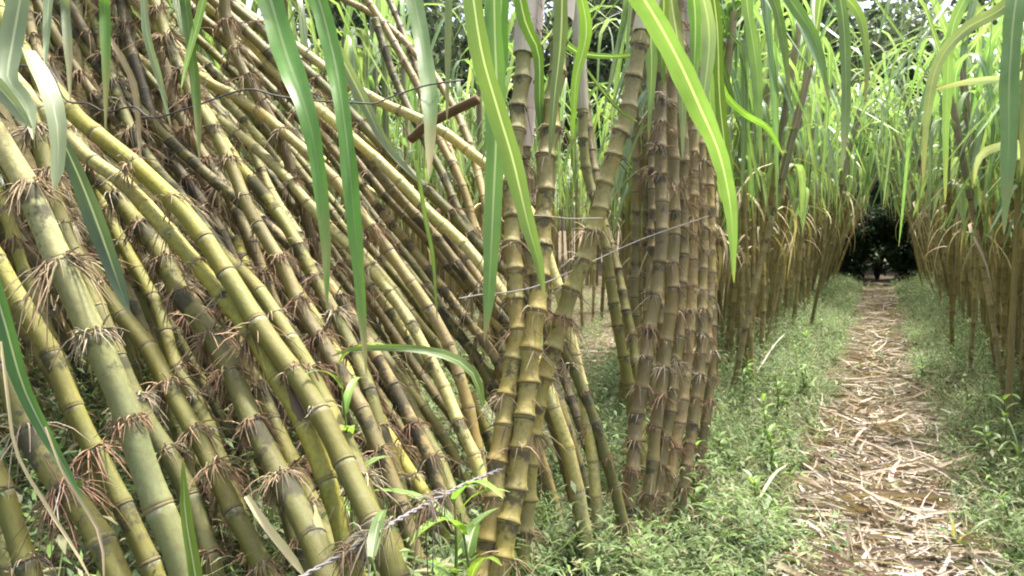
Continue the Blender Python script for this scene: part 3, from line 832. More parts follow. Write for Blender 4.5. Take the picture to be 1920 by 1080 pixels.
edge_hero = hero_cane([(0.93, 2.62, 2.5), (0.93, 2.62, 1.7), (0.95, 2.6, 0.8), (0.95, 2.6, 0.3)], .038, B_, T_, soot=.2, roots=.3, ratio=2.4, label='broad leaves hanging at the right edge from a cane out of view', group='row right of the path', seed=191, root_n=12)
for pp, ws, dp, tn in (([(1990, -190), (1915, -40), (1894, 120), (1891, 280), (1882, 440)], [30, 36, 38, 34, 5], (2.5, 2.3), (0.13, 0.20, 0.075)),
                       ([(1990, -150), (1895, 0), (1810, 55), (1758, 120), (1738, 220), (1730, 340)], [22, 26, 26, 22, 16, 4], (2.6, 2.8), (0.21, 0.27, 0.15)),  # paler tint: white sheen on the blade put into its colour
                       ([(1990, 90), (1915, 140), (1850, 150), (1800, 156), (1742, 172)], [12, 15, 15, 12, 3], (2.6, 2.8), (0.27, 0.32, 0.22)),  # palest tint, here and on the next leaf, stands in for white glints
                       ([(1960, 220), (1900, 265), (1850, 282), (1832, 305), (1826, 345)], [12, 16, 18, 12, 3], (2.6, 2.7), (0.27, 0.32, 0.22)),
                       ([(1990, -150), (1960, 0), (1925, 160), (1915, 330)], [22, 26, 24, 4], (2.4, 2.4), (0.16, 0.23, 0.09)),
                       ([(1980, -150), (1860, -60), (1790, 40), (1775, 200), (1772, 380)], [20, 22, 22, 18, 4], (2.8, 3.0), (0.17, 0.25, 0.09))):
    pix_leaf(edge_hero, pp, ws, dp, tn, top=tip(edge_hero), roll=0.35)
for hk, pp, ws, dp, tn in ((5, [(1200, -120), (1215, 0), (1222, 120), (1216, 260)], [22, 28, 24, 4], (2.3, 2.3), (0.14, 0.21, 0.08)),
                           (6, [(1240, -120), (1262, 20), (1278, 140), (1280, 300)], [24, 28, 24, 4], (2.4, 2.4), (0.20, 0.25, 0.14)),
                           (7, [(1260, -120), (1300, -10), (1302, 120), (1292, 220)], [22, 26, 22, 4], (2.3, 2.35), (0.13, 0.21, 0.06)),
                           (9, [(1330, -110), (1316, 30), (1330, 170), (1345, 330)], [22, 26, 22, 4], (2.5, 2.5), (0.17, 0.26, 0.08)),
                           (8, [(1240, -100), (1245, 10), (1240, 90), (1246, 170)], [20, 26, 22, 4], (2.2, 2.25), (0.12, 0.20, 0.05))):
    pix_leaf(HEROR[hk], pp, ws, dp, tn, roll=0.4)

# ------------------------------------------------------------------ slim parallel canes between the front ones
rnd = random.Random(31)
NAMEC = {0: 'pale', 1: 'tan', 2: 'brown', 3: 'olive', 4: 'dark'}
for i in range(34):
    f = 0.9 * ((i + rnd.uniform(0, .4)) / 33) ** 1.2
    mx, my = 400 + 400 * f, 800 - 530 * f
    sl_ = 1.65 - 0.75 * f + rnd.uniform(-.08, .08)
    dx, dy = 1 / math.hypot(1, sl_), sl_ / math.hypot(1, sl_)
    up_, dn_ = rnd.uniform(380, 640), rnd.uniform(150, 300)
    pp = []
    for u in (-up_, -up_ * .66, -up_ * .33, 0, dn_ * .5, dn_):
        bow = 26 * (1 - ((u + up_ / 2) / (up_ / 2)) ** 2) if u < 0 else -0.0006 * u * u
        pp.append((mx + dx * u + dy * bow * .5, my + dy * u - dx * bow * .5))
    pp.append((min(pp[-1][0] + dx * 100, 985), pp[-1][1] + dy * 110))
    dia = rnd.uniform(.030, .037)
    w1 = rnd.uniform(17.5, 22)
    kc = rnd.choice((0, 1, 1, 2, 2, 3, 3, 4))
    cc = (P_, T_, B_, O_, MO)[kc]
    pix_cane(pp, (w1 * rnd.uniform(.8, 1.0), w1), dia, tuple(np.array(cc) * 1.1), cc, soot=rnd.uniform(.15, .5), roots=rnd.choice((.2, .5, .9)), label=f'slim {NAMEC[kc]} cane among the parallel leaning stems in the left half', group='slim parallel leaning canes', seed=400 + i, root_n=22)

# ------------------------------------------------------------------ leaning canes behind the front ones
def slim_cane(pts, dia, col, soot, label, group, seed, leaves=3, roots=3, ratio=3.0):
    """A cane farther in: one jointed stalk, a few root tufts and its leaves as parts. pts from foot to top."""
    rnd = random.Random(seed)
    X, S = spline(pts, 0.02)
    base = X[0].copy()
    X = X - base
    L = S[-1]
    root = obj('sugarcane', None, loc=base, label=label, cat='sugarcane', group=group)
    s, cuts = rnd.uniform(0.02, 0.1), [0.0]
    while s < L:
        cuts.append(s)
        s += ratio * dia * rnd.uniform(0.8, 1.2)
    cuts.append(L + 1e-3)
    ss, rr, us, tn = [], [], [], []
    for a, b in zip(cuts[:-1], cuts[1:]):
        k = rnd.uniform(0.7, 1.2)
        so = np.clip(soot * rnd.uniform(0.3, 1.6), 0, 1)
        for u, pr in ((0.0, 1.10), (0.10, 1.08), (0.2, 0.97), (0.6, 0.95), (0.93, 1.0)):
            ss.append(a + (b - a) * u)
            rr.append(dia / 2 * pr)
            us.append(u)
            tn.append((col[0] * k, col[1] * k, col[2] * k, so))
    ss = np.array(ss)
    C = sample(X, S, ss)
    V, F, ang = tube(C, np.array(rr), 8)
    obj('stalk', mesh('stalk', V, F, np.repeat(np.array(tn), 8, 0), np.stack([np.repeat(us, 8), ang, np.repeat(ss / dia, 8)], 1), M_CANE), root)
    for _ in range(roots):
        a = rnd.choice(cuts[1:-1])
        if a > 0.75 * L:
            continue
        c0 = sample(X, S, a)[0]
        V, F, t2 = root_tuft_mesh(dia / 2, rnd.randint(8, 20), rnd.uniform(0.03, 0.07), rnd.choice(ROOT_TINTS), rnd)
        obj('root_tuft', mesh('root_tuft', V + c0, F, t2, None, M_ROOT), root, kind='stuff')
    for _ in range(leaves):
        c0 = sample(X, S, L * rnd.uniform(0.8, 1.0))[0]
        g = rnd.choice(GREENS)
        obj('leaf', free_leaf('leaf', c0, rnd.uniform(0, 6.28), rnd.uniform(20, 75), rnd.uniform(-88, -60), rnd.uniform(0.8, 1.3), rnd.uniform(0.03, 0.045), g, p=0.9), root)
    return root


rnd = random.Random(5)
for i in range(30):
    by = rnd.uniform(0.75, 2.9)
    bx = rnd.uniform(-2.25, -1.15) - 0.12 * by
    if i % 3 == 0:
        bx -= 0.7
    lean = rnd.uniform(0.45, 0.95)
    d = -RIGHT * lean + ZUP + FWH * rnd.uniform(-0.15, 0.25)
    d /= np.linalg.norm(d)
    L = rnd.uniform(2.0, 2.7)
    b = np.array([bx, by, terrain(bx, by) - 0.02])
    up0 = d * 0.45 + ZUP * 0.55
    pts = [b, b + up0 * 0.35, b + up0 * 0.5 + d * 0.45, b + up0 * 0.55 + d * L * 0.6, b + up0 * 0.5 + d * L + np.array([0, 0, -0.15])]
    slim_cane(pts, rnd.uniform(0.028, 0.038), rnd.choice([D_, B_, B_, T_, MO, O_, P_]), rnd.uniform(0.2, 0.5),
              'thin brownish cane in the crowded mass behind the front leaning canes', 'crowded leaning canes behind', 300 + i, leaves=6, roots=6)

# ------------------------------------------------------------------ upright rows along the furrows
def proto_cane(seed):
    """One upright row cane with its foot at the origin: stalk, sheaths, dry and green leaves."""
    rnd = random.Random(seed)
    H = rnd.uniform(1.9, 2.5)
    lx, ly = rnd.uniform(-.14, .14), rnd.uniform(-.14, .14)
    pts = [np.array([0, 0, -0.05]), np.array([lx * .2, ly * .2, H * .3]), np.array([lx * .6, ly * .6, H * .65]), np.array([lx, ly, H])]
    dia = rnd.uniform(0.030, 0.040)
    col = rnd.choice([B_, T_, (0.34, 0.29, 0.135), (0.27, 0.25, 0.10), (0.34, 0.295, 0.145), (0.40, 0.34, 0.18)])
    root = slim_cane(pts, dia, col, rnd.uniform(0.05, 0.25), '', None, seed, leaves=0, roots=2, ratio=2.6)
    X, S = spline(pts, 0.02)
    L = S[-1]
    X = X - pts[0]
    # grey green sheaths on the upper stalk
    for f0, f1 in ((0.68, 0.84), (0.82, 1.0)):
        C = sample(X, S, np.linspace(f0 * L, f1 * L, 6))
        V, F, ang = tube(C, dia / 2 * np.linspace(1.3, 1.12, 6), 8, cap=False)
        cuv = np.stack([np.cos(ang) * .8 + .1, np.zeros(len(V)), ang], 1)
        obj('leaf_sheath', mesh('leaf_sheath', V, F, rnd.choice([(0.20, 0.24, 0.10), (0.27, 0.27, 0.15), (0.34, 0.28, 0.16)]), cuv, M_DRY), root)
    az = rnd.uniform(0, math.pi)
    for i in range(3):
        z = rnd.uniform(0.45, 0.74)
        c0 = sample(X, S, L * z)[0]
        obj('dry_leaf', free_leaf('dry_leaf', c0, az + (i % 2) * math.pi + rnd.uniform(-.8, .8), rnd.uniform(10, 60), -88, rnd.uniform(0.25, 0.75), rnd.uniform(0.010, 0.022), rnd.choice([(0.36, 0.28, 0.15), (0.45, 0.38, 0.23), (0.28, 0.22, 0.11)]), M_DRY, n=9, p=0.5, wob=0.4), root)
    n = 9
    for i in range(n):
        f = 0.68 + 0.32 * i / (n - 1)
        c0 = sample(X, S, L * f)[0]
        g = np.array(rnd.choice(GREENS)) * rnd.uniform(0.85, 1.15)
        b0 = rnd.uniform(0.02, 0.15) if i < 6 else rnd.uniform(0.1, 0.35)
        ln = rnd.uniform(0.25, 0.85) if i < 4 else rnd.uniform(0.9, 1.45) if i < 7 else rnd.uniform(1.2, 1.75)
        obj('leaf', free_leaf('leaf', c0, az + (i % 2) * math.pi + rnd.uniform(-.75, .75), rnd.uniform(66, 86), rnd.uniform(-89, -68) if i < 7 else rnd.uniform(-85, -20), ln, rnd.uniform(0.032, 0.050), g, n=14,
                              bend=(b0, b0 + rnd.uniform(0.25, 0.5)), twist=rnd.uniform(-1.6, 1.6), wob=rnd.uniform(0, .25)), root)
    return root


PROTOS = [proto_cane(600 + k) for k in range(12)]
used = [False] * len(PROTOS)


def place(x, y, tilt, label, group, rnd, sc=1.0):
    k = rnd.randrange(len(PROTOS))
    loc = (x, y, float(terrain(x, y)) - 0.06)
    rot = (tilt[0], tilt[1], rnd.uniform(0, 6.283))
    s = rnd.uniform(0.9, 1.12) * sc
    PROTOS[k].rotation_mode = 'ZYX'          # spin first, then tilt
    if not used[k]:
        used[k] = True
        o = PROTOS[k]
        o.location, o.rotation_euler, o.scale = loc, rot, (s, s, s)
        o['label'], o['category'], o['group'] = label, 'sugarcane', group
        return o
    return copy_tree(PROTOS[k], loc, rot, s, label=label, category='sugarcane', group=group)


rnd = random.Random(77)


ORD = ['nearest', 'second nearest', 'third nearest', 'fourth nearest', 'fifth nearest', 'sixth nearest', 'seventh nearest', 'eighth nearest']


def row(x0, ys, spread, lean, label, group, sc=1.0):
    for i, y in enumerate(ys):
        lab = ORD[i] + ' ' + label if i < 8 else label + (', near half' if i < len(ys) * 0.5 else ', far half')
        out = 0.2 if rnd.random() < 0.08 else 0.05
        place(x0 + rnd.gauss(0, spread), y + rnd.gauss(0, .16), (rnd.gauss(0, out), lean * (1 + 6.5 * float(sstep(y, 9, 16))) + rnd.gauss(0, .05)), lab, group, rnd, sc * (1 + 0.22 * float(sstep(y, 8, 14))))


def spaced(y0, y1, n, p=1.5):
    return [y0 + (y1 - y0) * (i / (n - 1)) ** p for i in range(n)]


row(-1.02, spaced(4.1, 17.5, 92), 0.15, 0.03, 'thin brown cane in the dense upright row left of the path', 'row left of the path')
row(0.95, spaced(5.3, 17.5, 84, 1.25), 0.15, -0.03, 'thin brown cane in the dense upright row right of the path', 'row right of the path')
row(-2.95, spaced(3.0, 14.0, 36), 0.14, 0.0, 'upright cane in the pale green row beyond the first furrow', 'second row behind')
for k in range(len(PROTOS)):
    if not used[k]:
        place(-1.0, 9 + k * 0.3, (0, 0), 'thin brown cane in the dense upright row left of the path', 'row left of the path', rnd)


# farther rows read as one mass: stalks and blades as real geometry in one object
def blades(P, az, e0, e1, length, width, tint, n=6, p=1.2, hang=False):
    """Many arching blades at once -> V, F(quads), tint, cuv"""
    N = len(P)
    t = np.linspace(0, 1, n)
    e = np.radians(e0[:, None] - (e0 - e1)[:, None] * (t[None] ** p if not hang else sstep(t, 0.08, 0.55)[None]))
    d = np.stack([np.cos(az)[:, None] * np.cos(e), np.sin(az)[:, None] * np.cos(e), np.sin(e)], 2)
    stp = (d[:, 1:] + d[:, :-1]) * 0.5 * (length / (n - 1))[:, None, None]
    C = P[:, None] + np.concatenate([np.zeros((N, 1, 3)), np.cumsum(stp, 1)], 1)
    wp = np.minimum(1, 0.5 + t * 3) * np.clip(1 - t ** 2, 0.0, 1) ** 0.8 + 0.02
    sd = np.stack([-np.sin(az), np.cos(az), np.zeros(N)], 1)
    off = 0.5 * (width[:, None] * wp[None])[:, :, None] * sd[:, None]
    V = np.stack([C - off, C + off], 2).reshape(-1, 3)
    i = np.arange(n - 1)
    f = np.stack([i * 2, i * 2 + 1, i * 2 + 3, i * 2 + 2], 1)
    F = (np.arange(N)[:, None, None] * (n * 2) + f[None]).reshape(-1, 4)
    cuv = np.zeros((N, n, 2, 3))
    cuv[:, :, 0, 0] = -1
    cuv[:, :, 1, 0] = 1
    cuv[:, :, :, 1] = t[None, :, None] * 0.85
    return V, F, np.repeat(tint, n * 2, 0), cuv.reshape(-1, 3)


def cane_mass(name, label, rows, per_m):
    Ps, heads = [], []
    for x0, y0, y1 in rows:
        n = int((y1 - y0) * per_m)
        x = x0 + RNG.normal(0, 0.16, n)
        y = RNG.uniform(y0, y1, n)
        Ps.append(np.stack([x, y, terrain(x, y)], 1))
    B = np.vstack(Ps)
    N = len(B)
    # stalks: square prisms with a joint every few centimetres are too far to see, a slim 5-sided stem is enough
    H = np.where(B[:, 0] < -2.5, RNG.uniform(1.8, 2.7, N), RNG.uniform(1.6, 2.1, N))
    lean = RNG.normal(0, 0.08, (N, 2))
    th = np.linspace(0, 2 * np.pi, 5, endpoint=False)
    ring = np.stack([np.cos(th), np.sin(th), 0 * th], 1) * 0.017
    top = B + np.stack([lean[:, 0], lean[:, 1], H], 1)
    V1 = np.stack([B[:, None] + ring[None], top[:, None] + ring[None] * 0.8], 1).reshape(-1, 3)
    j = np.arange(5)
    f = np.stack([j, (j + 1) % 5, (j + 1) % 5 + 5, j + 5], 1)
    F1 = (np.arange(N)[:, None, None] * 10 + f[None]).reshape(-1, 4)
    cs = np.array([B_, B_, T_, T_])[RNG.integers(0, 4, N)]
    T1 = np.repeat(np.hstack([cs, np.zeros((N, 1))]), 10, 0)
    C1 = np.zeros((len(V1), 3))
    C1[:, 0] = 0.6
    K = 7
    fr = RNG.uniform(0.6, 1.0, (N, K))
    P = (B[:, None] + (top - B)[:, None] * fr[:, :, None]).reshape(-1, 3)
    low = (fr < 0.78).ravel()
    M = N * K
    g = np.array(GREENS)[RNG.integers(0, len(GREENS), M)] * RNG.uniform(.8, 1.25, (M, 1))
    V2, F2, T2, C2 = blades(P, RNG.uniform(0, 6.28, M), RNG.uniform(62, 86, M), RNG.uniform(-89, -50, M), np.where(low, RNG.uniform(.5, .9, M), RNG.uniform(.9, 1.4, M)), RNG.uniform(.03, .045, M), np.hstack([g, np.zeros((M, 1))]), n=8, hang=True)
    V = np.vstack([V1, V2])
    F = np.vstack([F1, F2 + len(V1)])
    me = mesh(name, V, F, np.vstack([T1, T2]), np.vstack([C1, C2]), M_CANE)
    me.materials.append(M_LEAF)
    mi = np.zeros(len(F), dtype=np.int32)
    mi[len(F1):] = 1
    me.polygons.foreach_set('material_index', mi)
    obj(name, me, label=label, cat='cane field', kind='stuff')


cane_mass('cane_field', 'mass of farther green sugarcane rows left of the path', [(-1.45, 5, 18), (-4.0, -2, 8), (-4.8, -1, 17), (-6.6, -2, 18), (-8.4, -3, 20), (-10.2, -3, 22), (-2.95, -2.5, 3.5)], 10)
cane_mass('cane_field', 'mass of farther green sugarcane rows right of the path', [(1.0, 2.9, 5.4), (1.35, 3.5, 18), (2.8, 4, 18), (4.7, 8, 19)], 10)

# ------------------------------------------------------------------ trees, and bushes with shade in their colour, closing the path
def leaf_cloud(n, centre, rad, size, tints, rnd, clumps=24, flat=0.75):
    cc = rnd.normal(0, 1, (clumps, 3))
    cc /= np.linalg.norm(cc, axis=1)[:, None]
    cc *= rnd.uniform(0.35, 0.95, (clumps, 1))
    cr = rnd.uniform(0.22, 0.42, clumps)
    k = rnd.integers(0, clumps, n)
    q = rnd.normal(0, 1, (n, 3))
    q /= np.linalg.norm(q, axis=1)[:, None]
    q = cc[k] + q * cr[k][:, None] * rnd.uniform(0.5, 1.0, (n, 1)) ** 0.5
    P = np.asarray(centre) + q * np.asarray(rad)
    a = rnd.normal(0, 1, (n, 3))
    a /= np.linalg.norm(a, axis=1)[:, None]
    b = np.cross(a, rnd.normal(0, 1, (n, 3)))
    b /= np.linalg.norm(b, axis=1)[:, None]
    s = size * rnd.uniform(0.6, 1.4, (n, 1))
    V = np.stack([P - a * s, P + b * s * 0.42 + a * s * 0.1, P + a * s, P - b * s * 0.42 + a * s * 0.1], 1).reshape(-1, 3)
    F = np.arange(n * 4).reshape(-1, 4)
    tb = np.array(tints)[k % len(tints)] * rnd.uniform(0.75, 1.25, (n, 1))
    return V, F, np.repeat(np.hstack([tb, np.zeros((n, 1))]), 4, 0)


TG = [(0.11, 0.155, 0.07), (0.13, 0.175, 0.085), (0.09, 0.13, 0.06), (0.15, 0.19, 0.10)]


def tree(x, y, h, r, label, seed, zc=None, n=17000, size=0.15):
    rg = np.random.default_rng(seed)
    z0 = float(terrain(x, y))
    root = obj('tree', None, loc=(x, y, z0), label=label, cat='tree', group='trees closing the end of the path')
    rnd_ = random.Random(seed)
    zc = zc or h * 0.58
    parts = []
    C = np.array([[0, 0, -0.1], [0.05, 0.0, h * .2], [rnd_.uniform(-.2, .2), .1, h * .45], [rnd_.uniform(-.4, .4), 0, h * .8]])
    X, S = spline(C, 0.25)
    V, F, _ = tube(X, np.linspace(0.16, 0.04, len(X)) * h / 8, 8)
    parts.append((V, F))
    for k in range(7):
        f = rnd_.uniform(0.25, 0.75)
        a = sample(X, S, S[-1] * f)[0]
        az = k * 2.4 + rnd_.uniform(-.4, .4)
        e = a + np.array([math.cos(az) * r * .7, math.sin(az) * r * .7, h * rnd_.uniform(.12, .3)])
        m = (a + e) / 2 + np.array([0, 0, -0.1 * r])
        Y, _s = spline([a, m, e], 0.25)
        V, F, _ = tube(Y, np.linspace(0.06, 0.015, len(Y)) * h / 8, 6)
        parts.append((V, F))
    V, F = merge(parts)
    obj('trunk', mesh('trunk', V, F, (0.11, 0.085, 0.06), None, M_BARK), root)
    V, F, T = leaf_cloud(n, (0, 0, zc), (r, r, h - zc), size, TG, rg, clumps=60)
    obj('crown', mesh('crown', V, F, T, None, M_TREE, smooth=False), root)


tree(-3.2, 22.5, 10.5, 3.3, 'big dark tree left of the sky gap at the path end', 1)
tree(4.6, 22.5, 10.5, 3.3, 'big dark tree right of the sky gap at the path end', 2)
tree(0.5, 26.0, 7.4, 3.3, 'low wide tree under the sky gap straight ahead', 3, zc=3.8)
tree(-8.0, 23.5, 11.0, 3.9, 'broad tree behind the left cane rows', 4)
tree(-13.5, 21.0, 11.0, 4.2, 'tall tree behind the middle clumps beyond the field', 5)
tree(9.5, 24.0, 10.5, 3.8, 'broad tree behind the right cane row', 6)
tree(-18.0, 15.0, 10.5, 4.6, 'tree beyond the field behind the hanging leaves', 7)
tree(-19.5, 6.5, 10.0, 4.6, 'tree beyond the field behind the leftmost canes', 8)


def bush(x, y, rx, rz, label, seed, n=5200):
    rg = np.random.default_rng(seed)
    z0 = float(terrain(x, y))
    root = obj('bush', None, loc=(x, y, z0), label=label, cat='bush', group='dark bushes at the path end')
    parts = []
    for k in range(6):
        az = k * 1.05 + 0.3
        X, _s = spline([(0, 0, -0.05), (math.cos(az) * rx * .2, math.sin(az) * rx * .2, rz * .7), (math.cos(az) * rx * .6, math.sin(az) * rx * .6, rz * 1.4)], 0.15)
        V, F, _ = tube(X, np.linspace(0.03, 0.008, len(X)), 5)
        parts.append((V, F))
    V, F = merge(parts)
    obj('stem', mesh('stem', V, F, (0.07, 0.055, 0.04), None, M_BARK), root)
    V, F, T = leaf_cloud(n, (0, 0, rz * 0.95), (rx, rx * .8, rz), 0.07, [(0.02, 0.04, 0.014), (0.028, 0.05, 0.018), (0.04, 0.065, 0.025)], rg, clumps=26)  # near-black leaf tints put the darkness under the canopy into the colour
    obj('foliage', mesh('foliage', V, F, T, None, M_TREE, smooth=False), root)


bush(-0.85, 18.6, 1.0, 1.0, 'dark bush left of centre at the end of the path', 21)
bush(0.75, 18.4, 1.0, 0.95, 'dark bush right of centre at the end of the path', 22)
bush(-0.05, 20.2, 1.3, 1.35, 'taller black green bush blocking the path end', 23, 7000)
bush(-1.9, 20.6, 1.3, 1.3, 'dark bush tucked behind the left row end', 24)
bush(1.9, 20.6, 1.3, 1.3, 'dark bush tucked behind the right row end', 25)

# ------------------------------------------------------------------ weeds
def ground_points(n, x0, x1, y0, y1, p):
    """Denser near the camera."""
    u = RNG.uniform(0, 1, n)
    y = y0 + (y1 - y0) * u ** p
    x = RNG.uniform(x0, x1, n)
    return x, y


def weeds():
    # broad coverage left and right of the path, thin on it
    xs, ys = [], []
    for n, x0, x1, y0, y1, p in ((15000, -1.7, -0.30, 1.9, 18, 1.7), (13000, 0.30, 1.7, 1.8, 18, 1.7), (9000, -3.2, -1.2, 0.0, 6.5, 1.1), (2200, -1.3, -0.45, 0.3, 2.6, 1.0), (2600, -4.5, -1.3, 5, 14, 1.2), (2600, -0.36, 0.36, 2.0, 18, 1.6), (2500, -4.5, -2.2, -1.2, 3.0, 1.0)):
        x, y = ground_points(n, x0, x1, y0, y1, p)
        xs.append(x)
        ys.append(y)
    x, y = np.concatenate(xs), np.concatenate(ys)
    # patchy: thin where a slow wave is low
    patch = np.sin(x * 2.3 + np.sin(y * 1.1) * 2) * np.sin(y * 1.9 + x) + 0.5 * np.sin(x * 5.1 - y * 3.7)
    litter2 = (np.abs(x + 1.95 + 0.1 * np.sin(y)) < 0.30) & (y > 3.4)
    keep = (RNG.uniform(-1.4, 1.2, len(x)) < patch + 0.55) & ~(litter2 & (RNG.uniform(0, 1, len(x)) < 0.85))
    edge = 0.27 + 0.10 * np.sin(y * 2.3 + np.sign(x) * 1.3) + 0.06 * np.sin(y * 6.1 + np.sign(x))
    keep &= (np.abs(x) > edge) | (RNG.uniform(0, 1, len(x)) < 0.10)
    x, y = x[keep], y[keep]
    N = len(x)
    base = np.stack([x, y, terrain(x, y) - 0.01], 1)
    height = RNG.uniform(0.05, 0.21, N) * (1 + 0.6 * (patch[keep] > 0.4)) * (0.6 + 0.4 * sstep(np.abs(x), 0.3, 0.7))
    height = np.where((y < 3.0) & (x < -1.25), height * 1.7, np.where((y < 2.6) & (x < 0), height * 0.7, height))
    az0 = RNG.uniform(0, 6.28, N)
    lean = RNG.uniform(0.0, 0.6, N)
    K = 11
    fr = np.linspace(0.12, 1.0, K)[None] + RNG.uniform(-.05, .05, (N, K))
    stem = np.stack([np.cos(az0) * lean, np.sin(az0) * lean, np.ones(N)], 1) * height[:, None]
    P = base[:, None] + stem[:, None] * fr[:, :, None]
    az = az0[:, None] + np.arange(K)[None] * 2.4 + RNG.uniform(-.4, .4, (N, K))
    el = RNG.uniform(-0.15, 1.0, (N, K))
    ln = (RNG.uniform(0.022, 0.060, (N, K)) * (0.7 + 0.5 * RNG.uniform(0, 1, N))[:, None])
    wd = ln * RNG.uniform(0.05, 0.16, (N, K))
    d = np.stack([np.cos(az) * np.cos(el), np.sin(az) * np.cos(el), np.sin(el)], 2)
    s = np.stack([-np.sin(az), np.cos(az), np.zeros_like(az)], 2)
    mid = P + d * (ln * 0.45)[:, :, None]
    tipp = P + d * ln[:, :, None] - np.array([0, 0, 1.0]) * (ln * 0.25)[:, :, None]
    V = np.stack([P, mid + s * wd[:, :, None], tipp, mid - s * wd[:, :, None]], 2).reshape(-1, 3)
    F = np.arange(N * K * 4).reshape(-1, 4)
    pal = np.array([(0.13, 0.20, 0.07), (0.17, 0.24, 0.10), (0.11, 0.17, 0.07), (0.20, 0.28, 0.11), (0.19, 0.30, 0.08), (0.25, 0.26, 0.14)])
    T = pal[RNG.integers(0, len(pal), N)] * RNG.uniform(.75, 1.25, (N, 1))
    T = np.repeat(np.hstack([T, np.zeros((N, 1))]), K * 4, 0)
    obj('ground_cover', mesh('ground_cover', V, F, T, None, M_WEED, smooth=False), label='low grey green weeds covering the ground beside the path', cat='weeds', kind='stuff')
    # grass blades among them
    xs, ys = [], []
    for n, x0, x1, y0, y1, p in ((24000, -1.6, -0.28, 1.9, 18, 1.7), (22000, 0.28, 1.6, 1.8, 18, 1.7), (4000, -3.2, -0.55, 0.0, 5, 1.1)):
        a, b = ground_points(n, x0, x1, y0, y1, p)
        xs.append(a)
        ys.append(b)
    x, y = np.concatenate(xs), np.concatenate(ys)
    N = len(x)
    P = np.stack([x, y, terrain(x, y) - 0.01], 1)
    pal = np.array([(0.14, 0.23, 0.06), (0.19, 0.28, 0.09), (0.24, 0.27, 0.13), (0.38, 0.33, 0.20)])
    T = pal[RNG.choice(4, N, p=[.35, .3, .2, .15])] * RNG.uniform(.8, 1.2, (N, 1))
    V, F, T, c = blades(P, RNG.uniform(0, 6.28, N), RNG.uniform(40, 88, N), RNG.uniform(-60, 30, N), RNG.uniform(.08, .34, N) * (0.55 + 0.45 * sstep(np.abs(x), .25, .7)), RNG.uniform(.0025, .006, N), np.hstack([T, np.zeros((N, 1))]), n=4)
    obj('grass', mesh('grass', V, F, T, c, M_WEED, smooth=False), label='thin grass blades mixed into the weeds along the rows', cat='grass', kind='stuff')


weeds()


def leafy_weed(loc, n, hgt, ll, lw, tints, label, group=None, name='weed_plant', seed=0):
    """A single bigger weed: stem and separate leaves as parts."""
    rnd = random.Random(seed)
    root = obj(name, None, loc=loc, label=label, cat='weed', group=group)
    top = np.array([rnd.uniform(-.1, .1) * hgt, rnd.uniform(-.1, .1) * hgt, hgt])
    X, S = spline([np.zeros(3) - np.array([0, 0, .03]), top * .5 + np.array([.02, 0, 0]), top], 0.03)
    V, F, _ = tube(X, np.linspace(0.005, 0.0018, len(X)), 6)
    obj('stem', mesh('stem', V, F, (0.16, 0.22, 0.06), None, M_WEED), root)
    for i in range(n):
        c0 = sample(X, S, S[-1] * (0.25 + 0.75 * i / max(1, n - 1)))[0]
        g = np.array(rnd.choice(tints)) * rnd.uniform(.85, 1.15)
        obj('leaf', free_leaf('leaf', c0, i * 2.4 + rnd.uniform(-.3, .3), rnd.uniform(35, 75), rnd.uniform(-50, 10), ll * rnd.uniform(.6, 1.2), lw * rnd.uniform(.7, 1.2), g, n=7, p=1.0), root)
    return root


def gpt(px, py):
    d = FWD + (px - CX) / F_PX * RIGHT - (py - CY) / F_PX * UPV
    t = 1.0
    for _ in range(400):
        p = CAM + d * t
        if p[2] < terrain(p[0], p[1]):
            break
        t += 0.02
    return p


BR = [(0.20, 0.34, 0.06), (0.16, 0.29, 0.06), (0.24, 0.38, 0.08)]
p = at(645, 790, 1.50)
leafy_weed((p[0], p[1], float(terrain(p[0], p[1]))), 9, p[2] - float(terrain(p[0], p[1])) + 0.10, 0.11, 0.020, BR, 'bright green young shoot among the canes near the wire', seed=1)
p = at(818, 960, 1.45)
leafy_weed((p[0], p[1], float(terrain(p[0], p[1]))), 6, p[2] - float(terrain(p[0], p[1])) + 0.02, 0.17, 0.026, BR, 'bright green upright grass shoot right of the wire', seed=2)
p = at(880, 1010, 1.35)
leafy_weed((p[0], p[1], float(terrain(p[0], p[1]))), 9, p[2] - float(terrain(p[0], p[1])) + 0.04, 0.14, 0.022, [LB, LG], 'broad green weed by the foot of the nearest pair', seed=3)
p = at(740, 1060, 1.15)
leafy_weed((p[0], p[1], float(terrain(p[0], p[1]))), 7, p[2] - float(terrain(p[0], p[1])) + 0.02, 0.12, 0.02, [LB, (0.16, 0.26, 0.08)], 'green weed under the wire at the bottom', seed=4)
for k, (px, py, h, n, lab) in enumerate(((1450, 800, .30, 16, 'taller leafy weed right of the dense clump'), (1400, 760, .26, 14, 'leafy weed close by the dense clump foot'), (1500, 760, .26, 14, 'leafy weed nearest the path on its left side'),
                                        (1440, 900, .22, 14, 'leafy weed in front of the taller leafy weed'), (1850, 900, .24, 14, 'leafy weed in the grass at the right edge'), (1720, 720, .20, 12, 'leafy weed on the right verge of the path'))):
    leafy_weed(gpt(px, py), n, h, 0.10, 0.022, [(0.16, 0.27, 0.07), (0.13, 0.22, 0.07), (0.20, 0.32, 0.09)], lab, 'leafy weeds by the path', seed=10 + k)

